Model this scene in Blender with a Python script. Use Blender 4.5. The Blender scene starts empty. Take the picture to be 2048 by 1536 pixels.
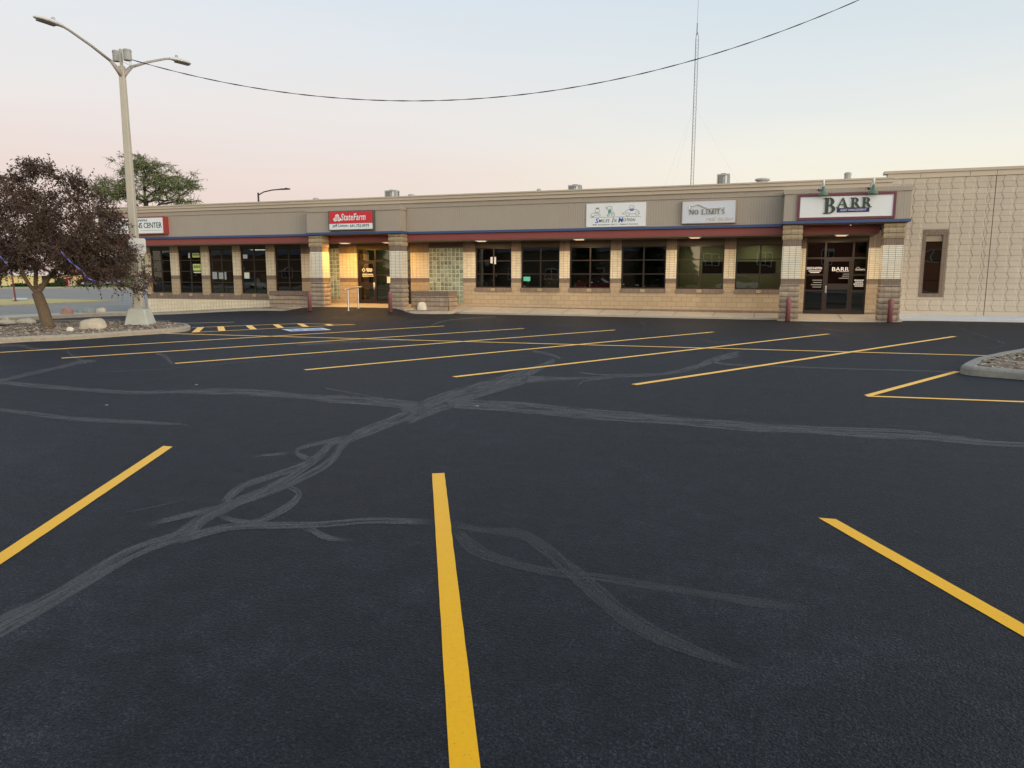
import bpy, bmesh, math, random
import numpy as np
from mathutils import Vector, Matrix, noise
R = math.radians
random.seed(7); rng = np.random.default_rng(7)
scene = bpy.context.scene
COL = scene.collection
# ------------------------------------------------------------------ camera frame
# world X runs along the shop front (right), Y away from the lot, Z up; camera stands at the origin
F = 1462.0; PITCH = R(8.38); ROLL = R(.07); YAW = R(70.6); H = 1.65
_fw = np.array([0, math.cos(PITCH), -math.sin(PITCH)]); _up = np.array([0, math.sin(PITCH), math.cos(PITCH)]); _rt = np.array([1., 0, 0])
_c, _s = math.cos(ROLL), math.sin(ROLL)
_RT = _c*_rt + _s*_up; _UP = -_s*_rt + _c*_up
_B = np.array([[math.sin(YAW), -math.cos(YAW), 0], [math.cos(YAW), math.sin(YAW), 0], [0, 0, 1.]])
FW, RT, UP = _B@_fw, _B@_RT, _B@_UP
C0 = np.array([0, 0, H])
def ray(x, y): return FW + (x-1024)/F*RT - (y-768)/F*UP
def sm(t):
    t = min(1, max(0, t)); return t*t*(3-2*t)
def G(u, w):                      # ground height of the lot
    z = -.45*sm((-22-u)/11)*sm((w-20)/10)
    z += .22*sm((w-25.5)/4)*sm((u+21.5)/1.2)*sm((-14.9-u)/1.2)
    z += .07*sm((u-2)/4)*sm((w-24)/5)
    return z
def gz(x, y, z=0.):
    d = ray(x, y); return C0 + (z-H)/d[2]*d
def gp(x, y, dz=0.):              # where the line of sight through a photo pixel meets the ground
    z = 0.
    for _ in range(14):
        p = gz(x, y, z+dz); z = .5*z + .5*G(p[0], p[1])
    return gz(x, y, z+dz)
def fp(x, y, w):                  # ... meets the upright plane Y = w
    d = ray(x, y); return C0 + w/d[1]*d
def interp(x, pts):
    if x <= pts[0][0]: return pts[0][1]
    for (a, b), (c, d) in zip(pts, pts[1:]):
        if x <= c: return b + (d-b)*(x-a)/(c-a)
    return pts[-1][1]
def SB(u): return interp(u, [(-36, -.34), (-32, -.32), (-24, .1), (-20.5, .33), (-15.5, .33), (-13, .27), (-2, .18), (3, .19), (5, .24), (16, .26)])

# ------------------------------------------------------------------ materials
def new_mat(name):
    m = bpy.data.materials.new(name); m.use_nodes = True
    nt = m.node_tree
    return m, nt, nt.nodes, nt.links, nt.nodes['Principled BSDF']
def N(nt, t, **k):
    n = nt.nodes.new(t)
    for a, v in k.items():
        if a.startswith('i_'): n.inputs[a[2:].replace('_', ' ')].default_value = v
        else: setattr(n, a, v)
    return n
def c4(c): return (c[0], c[1], c[2], 1)
def math_n(nt, op, a, b=None):
    n = nt.nodes.new('ShaderNodeMath'); n.operation = op
    for i, v in enumerate((a, b)):
        if v is None: continue
        if isinstance(v, (int, float)): n.inputs[i].default_value = v
        else: nt.links.new(v, n.inputs[i])
    return n.outputs[0]
def mixc(nt, fac, a, b, mode='MIX'):
    n = nt.nodes.new('ShaderNodeMix'); n.data_type = 'RGBA'; n.blend_type = mode
    for s, v in ((n.inputs[0], fac), (n.inputs[6], a), (n.inputs[7], b)):
        if isinstance(v, (int, float)): s.default_value = v
        elif isinstance(v, (tuple, list)): s.default_value = c4(v)
        else: nt.links.new(v, s)
    return n.outputs[2]
def ramp(nt, inp, stops, interp_='LINEAR'):
    n = nt.nodes.new('ShaderNodeValToRGB'); cr = n.color_ramp; cr.interpolation = interp_
    while len(cr.elements) < len(stops): cr.elements.new(.5)
    for e, (p, c) in zip(cr.elements, stops):
        e.position = p; e.color = c4(c) if isinstance(c, (tuple, list)) else (c, c, c, 1)
    nt.links.new(inp, n.inputs[0]); return n.outputs[0]
def pos(nt): return nt.nodes.new('ShaderNodeNewGeometry').outputs['Position']
def objc(nt): return nt.nodes.new('ShaderNodeTexCoord').outputs['Object']
def noise_n(nt, vec, scale, detail=4, rough=.6, dist=0):
    n = N(nt, 'ShaderNodeTexNoise'); n.inputs['Scale'].default_value = scale; n.inputs['Detail'].default_value = detail
    n.inputs['Roughness'].default_value = rough; n.inputs['Distortion'].default_value = dist
    nt.links.new(vec, n.inputs['Vector']); return n.outputs['Fac']
def bump(nt, bsdf, h, strength=.3, dist=.01):
    b = nt.nodes.new('ShaderNodeBump'); b.inputs['Strength'].default_value = strength; b.inputs['Distance'].default_value = dist
    nt.links.new(h, b.inputs['Height']); nt.links.new(b.outputs[0], bsdf.inputs['Normal'])
def plain(name, c, rough=.6, var=.12, scale=3., metal=0., bumps=0., bscale=60, spec=.4, local=False):
    m, nt, n, l, b = new_mat(name)
    v = objc(nt) if local else pos(nt)
    f = noise_n(nt, v, scale, 5)
    col = mixc(nt, f, tuple(x*(1-var) for x in c), tuple(min(1, x*(1+var)) for x in c))
    l.new(col, b.inputs['Base Color']); b.inputs['Roughness'].default_value = rough; b.inputs['Metallic'].default_value = metal
    b.inputs['Specular IOR Level'].default_value = spec
    if bumps: bump(nt, b, noise_n(nt, v, bscale, 3), bumps, .01)
    return m
def front_vec(nt, sx=1., sz=1.):
    s = N(nt, 'ShaderNodeSeparateXYZ'); nt.links.new(pos(nt), s.inputs[0])
    cmb = N(nt, 'ShaderNodeCombineXYZ')
    nt.links.new(math_n(nt, 'ADD', s.outputs[0], s.outputs[1]), cmb.inputs[0]); nt.links.new(s.outputs[2], cmb.inputs[1])
    return cmb.outputs[0]
def masonry(name, c1, c2, mortar, bw, bh, ms, off=.5, zoff=0., xoff=0., bmp=.4, rough=.85, nvar=.25, nscale=9, split=0., smooth=.1, bias=0.):
    m, nt, n, l, b = new_mat(name)
    mp = N(nt, 'ShaderNodeMapping'); mp.inputs['Location'].default_value = (xoff, zoff, 0)
    l.new(front_vec(nt), mp.inputs[0])
    br = N(nt, 'ShaderNodeTexBrick'); br.offset = off; br.squash = 1
    br.inputs['Scale'].default_value = 1; br.inputs['Brick Width'].default_value = bw; br.inputs['Row Height'].default_value = bh
    br.inputs['Mortar Size'].default_value = ms; br.inputs['Mortar Smooth'].default_value = smooth; br.inputs['Bias'].default_value = bias
    br.inputs['Color1'].default_value = c4(c1); br.inputs['Color2'].default_value = c4(c2); br.inputs['Mortar'].default_value = c4(mortar)
    l.new(mp.outputs[0], br.inputs['Vector'])
    p = pos(nt)
    f = noise_n(nt, p, nscale, 6, .7)
    g = noise_n(nt, p, .8, 3)
    k = math_n(nt, 'ADD', math_n(nt, 'MULTIPLY', f, nvar*2), 1-nvar)
    k = math_n(nt, 'MULTIPLY', k, math_n(nt, 'ADD', math_n(nt, 'MULTIPLY', g, .3), .85))
    col = mixc(nt, 1., br.outputs['Color'], k, 'MULTIPLY')
    l.new(col, b.inputs['Base Color']); b.inputs['Roughness'].default_value = rough; b.inputs['Specular IOR Level'].default_value = .3
    h = math_n(nt, 'SUBTRACT', 1., br.outputs['Fac'])
    if split: h = math_n(nt, 'ADD', h, math_n(nt, 'MULTIPLY', noise_n(nt, p, 14, 5, .65), split))
    bump(nt, b, h, bmp, .02)
    return m

M = {}
M['frame'] = plain('bronze_frame', (.028, .018, .012), .4, .2)
M['white_brick'] = masonry('ribbed_cream_brick', (.84, .74, .54), (.76, .66, .46), (.22, .155, .10), .2, .0725, .0065, 0, zoff=0.03, bmp=.5, rough=.5, nvar=.12, smooth=.5)
M['white_brick_col'] = masonry('ribbed_cream_brick_column', (.88, .81, .64), (.82, .74, .56), (.20, .145, .10), .22, .0665, .0075, 0, zoff=0.03, xoff=.06, bmp=.7, rough=.5, nvar=.1, smooth=.5)
M['tan_block'] = masonry('tan_block', (.47, .365, .235), (.43, .325, .205), (.27, .205, .14), .405, .2, .008, .5, bmp=.3, nvar=.25, nscale=26, split=.5)
M['soldier'] = masonry('brown_soldier_brick', (.26, .195, .145), (.21, .155, .115), (.14, .105, .08), .085, .6, .006, 0, zoff=.31, bmp=.4, nvar=.2)
M['split'] = masonry('split_face_block', (.43, .335, .24), (.33, .255, .18), (.22, .17, .125), .23, .2, .007, 0, zoff=.1, xoff=.03, bmp=.9, nvar=.35, nscale=12, split=1.4)
M['split_tan'] = masonry('split_face_block_tan', (.46, .36, .225), (.37, .285, .17), (.25, .195, .13), .23, .2, .007, 0, zoff=.02, xoff=.03, bmp=.9, nvar=.3, nscale=12, split=1.4)
M['lintel'] = plain('lintel_panel', (.10, .075, .05), .7, .15)
M['concrete'] = plain('concrete', (.46, .40, .31), .85, .2, 2.2, bumps=.15)
M['concrete_pale'] = plain('concrete_pale', (.60, .60, .59), .85, .12, 2.5, bumps=.1)
M['cornice'] = plain('cornice_metal', (.52, .44, .335), .5, .05, 1.)
M['maroon'] = plain('maroon_band', (.27, .066, .056), .5, .1, 1.5)
M['blue'] = plain('blue_trim', (.05, .085, .20), .45, .06)
M['soffit'] = plain('soffit', (.17, .12, .075), .7, .1)
M['roof'] = plain('roof_membrane', (.3, .29, .27), .9, .1)
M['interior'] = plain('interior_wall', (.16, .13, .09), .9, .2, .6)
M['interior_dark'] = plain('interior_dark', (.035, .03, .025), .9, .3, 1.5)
M['carpet'] = plain('interior_floor', (.08, .07, .06), .95, .2)
M['olive'] = plain('olive_paint', (.28, .262, .145), .85, .05)
M['metal'] = plain('galvanised', (.55, .55, .53), .35, .1, 6, metal=.85)
M['hvac'] = plain('hvac_grey', (.40, .39, .36), .5, .1)
M['hvac_dark'] = plain('hvac_coil', (.09, .09, .088), .6, .2)
M['bollard'] = plain('maroon_bollard_paint', (.235, .085, .092), .45, .25, 9)
M['black'] = plain('black_paint', (.02, .02, .022), .45, .1)
M['white'] = plain('white_panel', (.78, .80, .78), .35, .02)
M['white_paint'] = plain('white_paint', (.80, .79, .75), .4, .06)
M['ink'] = plain('sign_ink', (.02, .025, .03), .5, .05)
M['red'] = plain('red_sign_face', (.62, .03, .04), .35, .04)
M['red_dull'] = plain('red_sign_box', (.36, .05, .045), .45, .1)
M['plum'] = plain('plum_frame', (.155, .04, .06), .45, .05)
M['dgreen'] = plain('dark_green_letters', (.03, .055, .035), .4, .1)
M['navy'] = plain('navy_panel', (.02, .018, .13), .4, .05)
M['teal'] = plain('teal_letters', (.06, .36, .24), .4, .05)
M['sblue'] = plain('blue_letters', (.03, .11, .42), .4, .05)
M['pgrey'] = plain('sign_grey', (.34, .36, .36), .4, .05)
M['silver'] = plain('silver_letters', (.5, .5, .45), .22, .05, metal=.9)
M['gold'] = plain('pale_gold_letters', (.72, .68, .42), .3, .05, metal=.5)
M['panel_grey'] = plain('pale_grey_panel', (.62, .64, .68), .3, .03)
M['tan_box'] = plain('tan_sign_box', (.36, .28, .2), .5, .05)
M['lampgreen'] = plain('green_lamp_enamel', (.10, .17, .10), .35, .1)
M['decal'] = plain('window_lettering', (.85, .85, .83), .5, .02)
M['decal_dim'] = plain('window_lettering_grey', (.30, .30, .28), .5, .02)
M['paper'] = plain('paper', (.70, .72, .62), .8, .1, 8)
M['paper_yellow'] = plain('paper_yellow', (.62, .75, .22), .8, .2, 10)
M['paper_teal'] = plain('paper_teal', (.12, .62, .42), .7, .1, 10)
M['pole'] = plain('lamp_pole_paint', (.45, .415, .33), .5, .12, 2)
M['pole_base'] = plain('lamp_base_concrete', (.46, .47, .40), .85, .22, 5, bumps=.3)
M['lamp_head'] = plain('lamp_head', (.62, .62, .58), .45, .06)
M['lamp_lens'] = plain('lamp_lens', (.10, .09, .08), .3, .1)
M['cable'] = plain('cable', (.035, .035, .04), .6, .05)
M['mast'] = plain('mast_steel', (.16, .17, .19), .5, .1)
M['kerb'] = plain('kerb_concrete', (.36, .305, .225), .9, .36, 9, bumps=.9, bscale=42)
M['kerb_grey'] = plain('kerb_concrete_grey', (.28, .262, .22), .9, .38, 12, bumps=.9, bscale=42)
M['rock_tan'] = plain('rock_tan', (.50, .43, .31), .9, .3, 5, bumps=.5, bscale=25, local=True)
M['rock_red'] = plain('rock_red', (.36, .21, .15), .9, .3, 6, bumps=.5, bscale=25, local=True)
M['rock_grey'] = plain('rock_grey', (.24, .25, .22), .9, .3, 8, bumps=.5, bscale=25, local=True)
M['rock_white'] = plain('rock_white', (.68, .62, .50), .9, .2, 6, bumps=.5, bscale=25, local=True)
M['arm_paint'] = plain('lamp_arm_paint', (.36, .325, .285), .5, .08, 2)
M['bark'] = plain('bark', (.15, .105, .065), .95, .45, 16, bumps=.9, bscale=38)
M['branch'] = plain('branch_bark', (.05, .035, .028), .95, .3, 14)
M['ribbon'] = plain('blue_ribbon', (.13, .15, .50), .3, .3, 12)
M['yellow'] = None

def leaf_mat(name, c1, c2):
    m, nt, n, l, b = new_mat(name)
    oi = nt.nodes.new('ShaderNodeNewGeometry').outputs['Random Per Island']
    f = noise_n(nt, pos(nt), 1.1, 3)
    k = math_n(nt, 'ADD', math_n(nt, 'MULTIPLY', oi, .6), math_n(nt, 'MULTIPLY', f, .5))
    l.new(mixc(nt, k, c1, c2), b.inputs['Base Color']); b.inputs['Roughness'].default_value = .55; b.inputs['Specular IOR Level'].default_value = .25
    return m
M['leaf_purple'] = leaf_mat('purple_leaf', (.021, .0125, .0115), (.110, .064, .047))
M['leaf_green'] = leaf_mat('green_leaf', (.10, .13, .045), (.24, .28, .11))
M['leaf_dark'] = leaf_mat('dark_leaf', (.012, .022, .008), (.04, .06, .02))

def asphalt_nodes(nt, b):
    p = pos(nt)
    big = noise_n(nt, p, .35, 5, .6, .4); mid = noise_n(nt, p, 2.6, 5, .65, .3); fine = noise_n(nt, p, 70, 3, .7); grit = noise_n(nt, p, 190, 2, .6)
    v = N(nt, 'ShaderNodeTexVoronoi'); v.inputs['Scale'].default_value = 85; nt.links.new(p, v.inputs['Vector'])
    t = math_n(nt, 'ADD', math_n(nt, 'MULTIPLY', big, .55), math_n(nt, 'MULTIPLY', mid, .45))
    base = ramp(nt, t, [(.32, (.0066, .0074, .0096)), (.5, (.0125, .0138, .0174)), (.68, (.0260, .0280, .0335))])
    sp = ramp(nt, math_n(nt, 'ADD', math_n(nt, 'MULTIPLY', fine, .5), math_n(nt, 'MULTIPLY', grit, .5)), [(.36, .12), (.46, .6), (.54, 1.3), (.64, 4.2)])
    gm = math_n(nt, 'MULTIPLY', ramp(nt, noise_n(nt, p, 24, 4, .75), [(.3, .62), (.7, 1.42)]), ramp(nt, noise_n(nt, p, 6, 6, .7, .6), [(.32, .74), (.68, 1.30)]))
    sp = math_n(nt, 'MULTIPLY', sp, gm)
    col = mixc(nt, 1., base, sp, 'MULTIPLY')
    # hairline cracks and brush streaks of the seal coat
    mp = N(nt, 'ShaderNodeMapping'); mp.inputs['Scale'].default_value = (.25, 2.6, 1); mp.inputs['Rotation'].default_value = (0, 0, R(20)); nt.links.new(p, mp.inputs[0])
    st = noise_n(nt, mp.outputs[0], 1.3, 6, .7, 1.2)
    col = mixc(nt, ramp(nt, st, [(.55, 0.), (.72, .4)]), col, (.030, .031, .034))
    ob_n = noise_n(nt, p, 1.5, 5, .6, .3)
    col = mixc(nt, ramp(nt, ob_n, [(.62, 0.), (.72, .5)]), col, (.007, .0072, .0082))
    vc = N(nt, 'ShaderNodeTexVoronoi'); vc.feature = 'DISTANCE_TO_EDGE'; vc.inputs['Scale'].default_value = .33
    wv = N(nt, 'ShaderNodeVectorMath'); wv.operation = 'ADD'
    nn = N(nt, 'ShaderNodeTexNoise'); nn.inputs['Scale'].default_value = .9; nn.inputs['Detail'].default_value = 8; nt.links.new(p, nn.inputs['Vector'])
    nt.links.new(p, wv.inputs[0]); nt.links.new(nn.outputs['Color'], wv.inputs[1]); nt.links.new(wv.outputs[0], vc.inputs['Vector'])
    cr = ramp(nt, vc.outputs['Distance'], [(0., 1.), (.0045, 0.)])
    cr = math_n(nt, 'MULTIPLY', cr, ramp(nt, noise_n(nt, p, .5, 4), [(.52, 0.), (.62, .7)]))
    col = mixc(nt, cr, col, (.008, .008, .009))
    h = math_n(nt, 'ADD', math_n(nt, 'MULTIPLY', fine, .7), math_n(nt, 'MULTIPLY', v.outputs['Distance'], .9))
    bump(nt, b, h, .9, .008)
    rg = ramp(nt, t, [(.3, .56), (.7, .72)])
    nt.links.new(rg, b.inputs['Roughness'])
    b.inputs['Specular IOR Level'].default_value = .20
    return col
m, nt, n, l, b = new_mat('sealed_asphalt'); l.new(asphalt_nodes(nt, b), b.inputs['Base Color']); M['asphalt'] = m
def seal_mat(name, amt):
    m, nt, n, l, b = new_mat(name)
    base = asphalt_nodes(nt, b)
    uv = nt.nodes.new('ShaderNodeUVMap').outputs[0]
    s = N(nt, 'ShaderNodeSeparateXYZ'); l.new(uv, s.inputs[0])
    d = math_n(nt, 'ABSOLUTE', math_n(nt, 'SUBTRACT', s.outputs[1], .5))
    p = pos(nt)
    wob = math_n(nt, 'ADD', math_n(nt, 'MULTIPLY', math_n(nt, 'SUBTRACT', noise_n(nt, p, 4, 4), .5), .22), math_n(nt, 'MULTIPLY', math_n(nt, 'SUBTRACT', noise_n(nt, p, 30, 3), .5), .12))
    edge = ramp(nt, math_n(nt, 'ADD', d, wob), [(.36, 1.), (.40, 0.)])
    mp = N(nt, 'ShaderNodeMapping'); mp.inputs['Scale'].default_value = (.9, 9, 1); l.new(uv, mp.inputs[0])
    st = ramp(nt, noise_n(nt, mp.outputs[0], 1.5, 6, .7, .8), [(.40, .05), (.47, .85), (.6, 1.)])
    fade = nt.nodes.new('ShaderNodeAttribute'); fade.attribute_name = 'fade'
    grain = ramp(nt, noise_n(nt, p, 48, 4, .75), [(.3, .66), (.58, 1.)])
    fac = math_n(nt, 'MULTIPLY', math_n(nt, 'MULTIPLY', math_n(nt, 'MULTIPLY', edge, st), math_n(nt, 'MULTIPLY', fade.outputs['Fac'], grain)), amt)
    g = mixc(nt, noise_n(nt, p, 60, 3), (.074, .073, .074), (.126, .123, .121))
    l.new(g, b.inputs['Base Color'])
    tr_ = nt.nodes.new('ShaderNodeBsdfTransparent'); mx = nt.nodes.new('ShaderNodeMixShader'); l.new(fac, mx.inputs[0]); l.new(tr_.outputs[0], mx.inputs[1]); l.new(b.outputs[0], mx.inputs[2]); l.new(mx.outputs[0], nt.nodes['Material Output'].inputs[0])
    return m
M['seal'] = seal_mat('crack_seal', .95); M['seal_faint'] = seal_mat('crack_seal_faint', .46)
def yellow_mat(name, c):
    m, nt, n, l, b = new_mat(name)
    p = pos(nt); f = noise_n(nt, p, 45, 4, .7); g = noise_n(nt, p, 3, 4)
    col = mixc(nt, f, tuple(x*.86 for x in c), tuple(min(1, x*1.1) for x in c))
    col = mixc(nt, ramp(nt, g, [(.35, .0), (.7, .22)]), col, (c[0]*.88, c[1]*.86, c[2]*.9))
    col = mixc(nt, ramp(nt, noise_n(nt, p, 120, 2), [(.66, 0.), (.74, .55)]), col, (.08, .06, .03))
    l.new(col, b.inputs['Base Color']); b.inputs['Roughness'].default_value = .6; b.inputs['Specular IOR Level'].default_value = .16
    b.inputs['Sheen Weight'].default_value = .35; b.inputs['Sheen Roughness'].default_value = .3; b.inputs['Sheen Tint'].default_value = (1, .9, .75, 1)
    bump(nt, b, f, .3, .003); return m
M['yellow'] = yellow_mat('yellow_line_paint', (.98, .47, .006))
M['faded'] = yellow_mat('faded_line_paint', (.55, .40, .20))
def road_mat(name, a, c):
    m, nt, n, l, b = new_mat(name); p = pos(nt)
    mp = N(nt, 'ShaderNodeMapping'); mp.inputs['Scale'].default_value = (.05, .35, 1); mp.inputs['Rotation'].default_value = (0, 0, R(25)); l.new(p, mp.inputs[0])
    f = math_n(nt, 'ADD', math_n(nt, 'MULTIPLY', noise_n(nt, mp.outputs[0], 2, 5, .65), .6), math_n(nt, 'MULTIPLY', noise_n(nt, p, 2, 5), .4))
    l.new(mixc(nt, ramp(nt, f, [(.35, 0.), (.65, 1.)]), a, c), b.inputs['Base Color']); b.inputs['Roughness'].default_value = .8; b.inputs['Specular IOR Level'].default_value = .08
    return m
M['road'] = road_mat('old_road', (.24, .225, .195), (.33, .31, .265))
M['drygrass'] = road_mat('dry_grass', (.46, .37, .15), (.60, .49, .21))
M['grass'] = road_mat('verge_grass', (.09, .13, .035), (.16, .2, .06))
M['soil'] = road_mat('open_ground', (.16, .15, .10), (.22, .20, .13))
def mulch_mat():
    m, nt, n, l, b = new_mat('wood_mulch'); p = pos(nt)
    v = N(nt, 'ShaderNodeTexVoronoi'); v.inputs['Scale'].default_value = 34; l.new(p, v.inputs['Vector'])
    s = N(nt, 'ShaderNodeSeparateColor'); l.new(v.outputs['Color'], s.inputs[0])
    col = ramp(nt, s.outputs[0], [(0., (.12, .085, .055)), (.4, (.27, .20, .14)), (.75, (.43, .335, .24)), (1., (.55, .46, .35))])
    l.new(col, b.inputs['Base Color']); b.inputs['Roughness'].default_value = .95
    bump(nt, b, v.outputs['Distance'], 1., .03); return m
M['mulch'] = mulch_mat()
m, nt, n, l, b = new_mat('mulch_chip')
oi = nt.nodes.new('ShaderNodeNewGeometry').outputs['Random Per Island']
l.new(ramp(nt, oi, [(0., (.12, .085, .06)), (.5, (.33, .25, .18)), (1., (.58, .50, .39))]), b.inputs['Base Color']); b.inputs['Roughness'].default_value = .95
M['chip'] = m
# ribbed taupe fascia
m, nt, n, l, b = new_mat('ribbed_taupe_fascia')
s = N(nt, 'ShaderNodeSeparateXYZ'); l.new(pos(nt), s.inputs[0])
fx = math_n(nt, 'FRACT', math_n(nt, 'MULTIPLY', math_n(nt, 'ADD', s.outputs[0], s.outputs[1]), 1/.10))
rib = ramp(nt, fx, [(0., .0), (.10, 1.), (.88, 1.), (1., 0.)])
f = noise_n(nt, pos(nt), .9, 5)
mp = N(nt, 'ShaderNodeMapping'); mp.inputs['Scale'].default_value = (3, 3, .25); l.new(pos(nt), mp.inputs[0])
f2 = noise_n(nt, mp.outputs[0], 2.5, 4)
col = mixc(nt, math_n(nt, 'ADD', math_n(nt, 'MULTIPLY', f, .5), math_n(nt, 'MULTIPLY', f2, .5)), (.355, .30, .235), (.42, .36, .285))
col = mixc(nt, math_n(nt, 'MULTIPLY', math_n(nt, 'SUBTRACT', 1., rib), .30), col, (.16, .12, .09))
l.new(col, b.inputs['Base Color']); b.inputs['Roughness'].default_value = .6; bump(nt, b, rib, .5, .015)
M['fascia'] = m
# relief block wall
M['relief'] = masonry('painted_relief_block', (.565, .49, .38), (.535, .46, .355), (.30, .24, .17), 30., .2032, .006, 0, zoff=.0178, bmp=.25, nvar=.07, nscale=20)
M['relief_ridge'] = plain('relief_ridge', (.585, .50, .38), .85, .06)
# glass
def glass(name, tint, ior=1.5, add=0.):
    m = bpy.data.materials.new(name); m.use_nodes = True; nt = m.node_tree; nt.nodes.clear()
    o = nt.nodes.new('ShaderNodeOutputMaterial'); mx = nt.nodes.new('ShaderNodeMixShader')
    t = nt.nodes.new('ShaderNodeBsdfTransparent'); t.inputs[0].default_value = c4(tint)
    g = nt.nodes.new('ShaderNodeBsdfGlossy'); g.inputs['Roughness'].default_value = .008; g.inputs[0].default_value = (.9, .9, .9, 1)
    fr = nt.nodes.new('ShaderNodeFresnel'); fr.inputs[0].default_value = ior
    nz = noise_n(nt, pos(nt), .7, 2)
    bp = nt.nodes.new('ShaderNodeBump'); bp.inputs['Strength'].default_value = .06; bp.inputs['Distance'].default_value = .05
    nt.links.new(nz, bp.inputs['Height']); nt.links.new(bp.outputs[0], g.inputs['Normal'])
    nt.links.new(math_n(nt, 'ADD', fr.outputs[0], add), mx.inputs[0]); nt.links.new(t.outputs[0], mx.inputs[1]); nt.links.new(g.outputs[0], mx.inputs[2])
    nt.links.new(mx.outputs[0], o.inputs[0]); return m
M['glass'] = glass('tinted_glass', (.62, .62, .58), 1.5, .045)
m, nt, n, l, b = new_mat('glass_block')
oi = nt.nodes.new('ShaderNodeNewGeometry').outputs['Random Per Island']
f = noise_n(nt, pos(nt), 22, 3, .6, 1.)
k = math_n(nt, 'ADD', math_n(nt, 'MULTIPLY', oi, .22), math_n(nt, 'MULTIPLY', f, .95))
l.new(ramp(nt, k, [(.36, (.075, .085, .06)), (.56, (.25, .285, .19)), (.78, (.46, .50, .37))]), b.inputs['Base Color'])
b.inputs['Roughness'].default_value = .12; b.inputs['Specular IOR Level'].default_value = .6
bump(nt, b, f, .5, .02); M['glassblock'] = m
M['glassmortar'] = plain('glass_block_joint', (.56, .58, .46), .7, .1)
def emit(name, c, s):
    m, nt, n, l, b = new_mat(name); b.inputs['Emission Color'].default_value = c4(c); b.inputs['Emission Strength'].default_value = s
    b.inputs['Base Color'].default_value = c4(c); return m
M['lens'] = emit('lit_lens', (1, .66, .38), .95)
M['ceil_light'] = emit('lit_ceiling_panel', (.95, 1., .72), 2.2)

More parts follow.
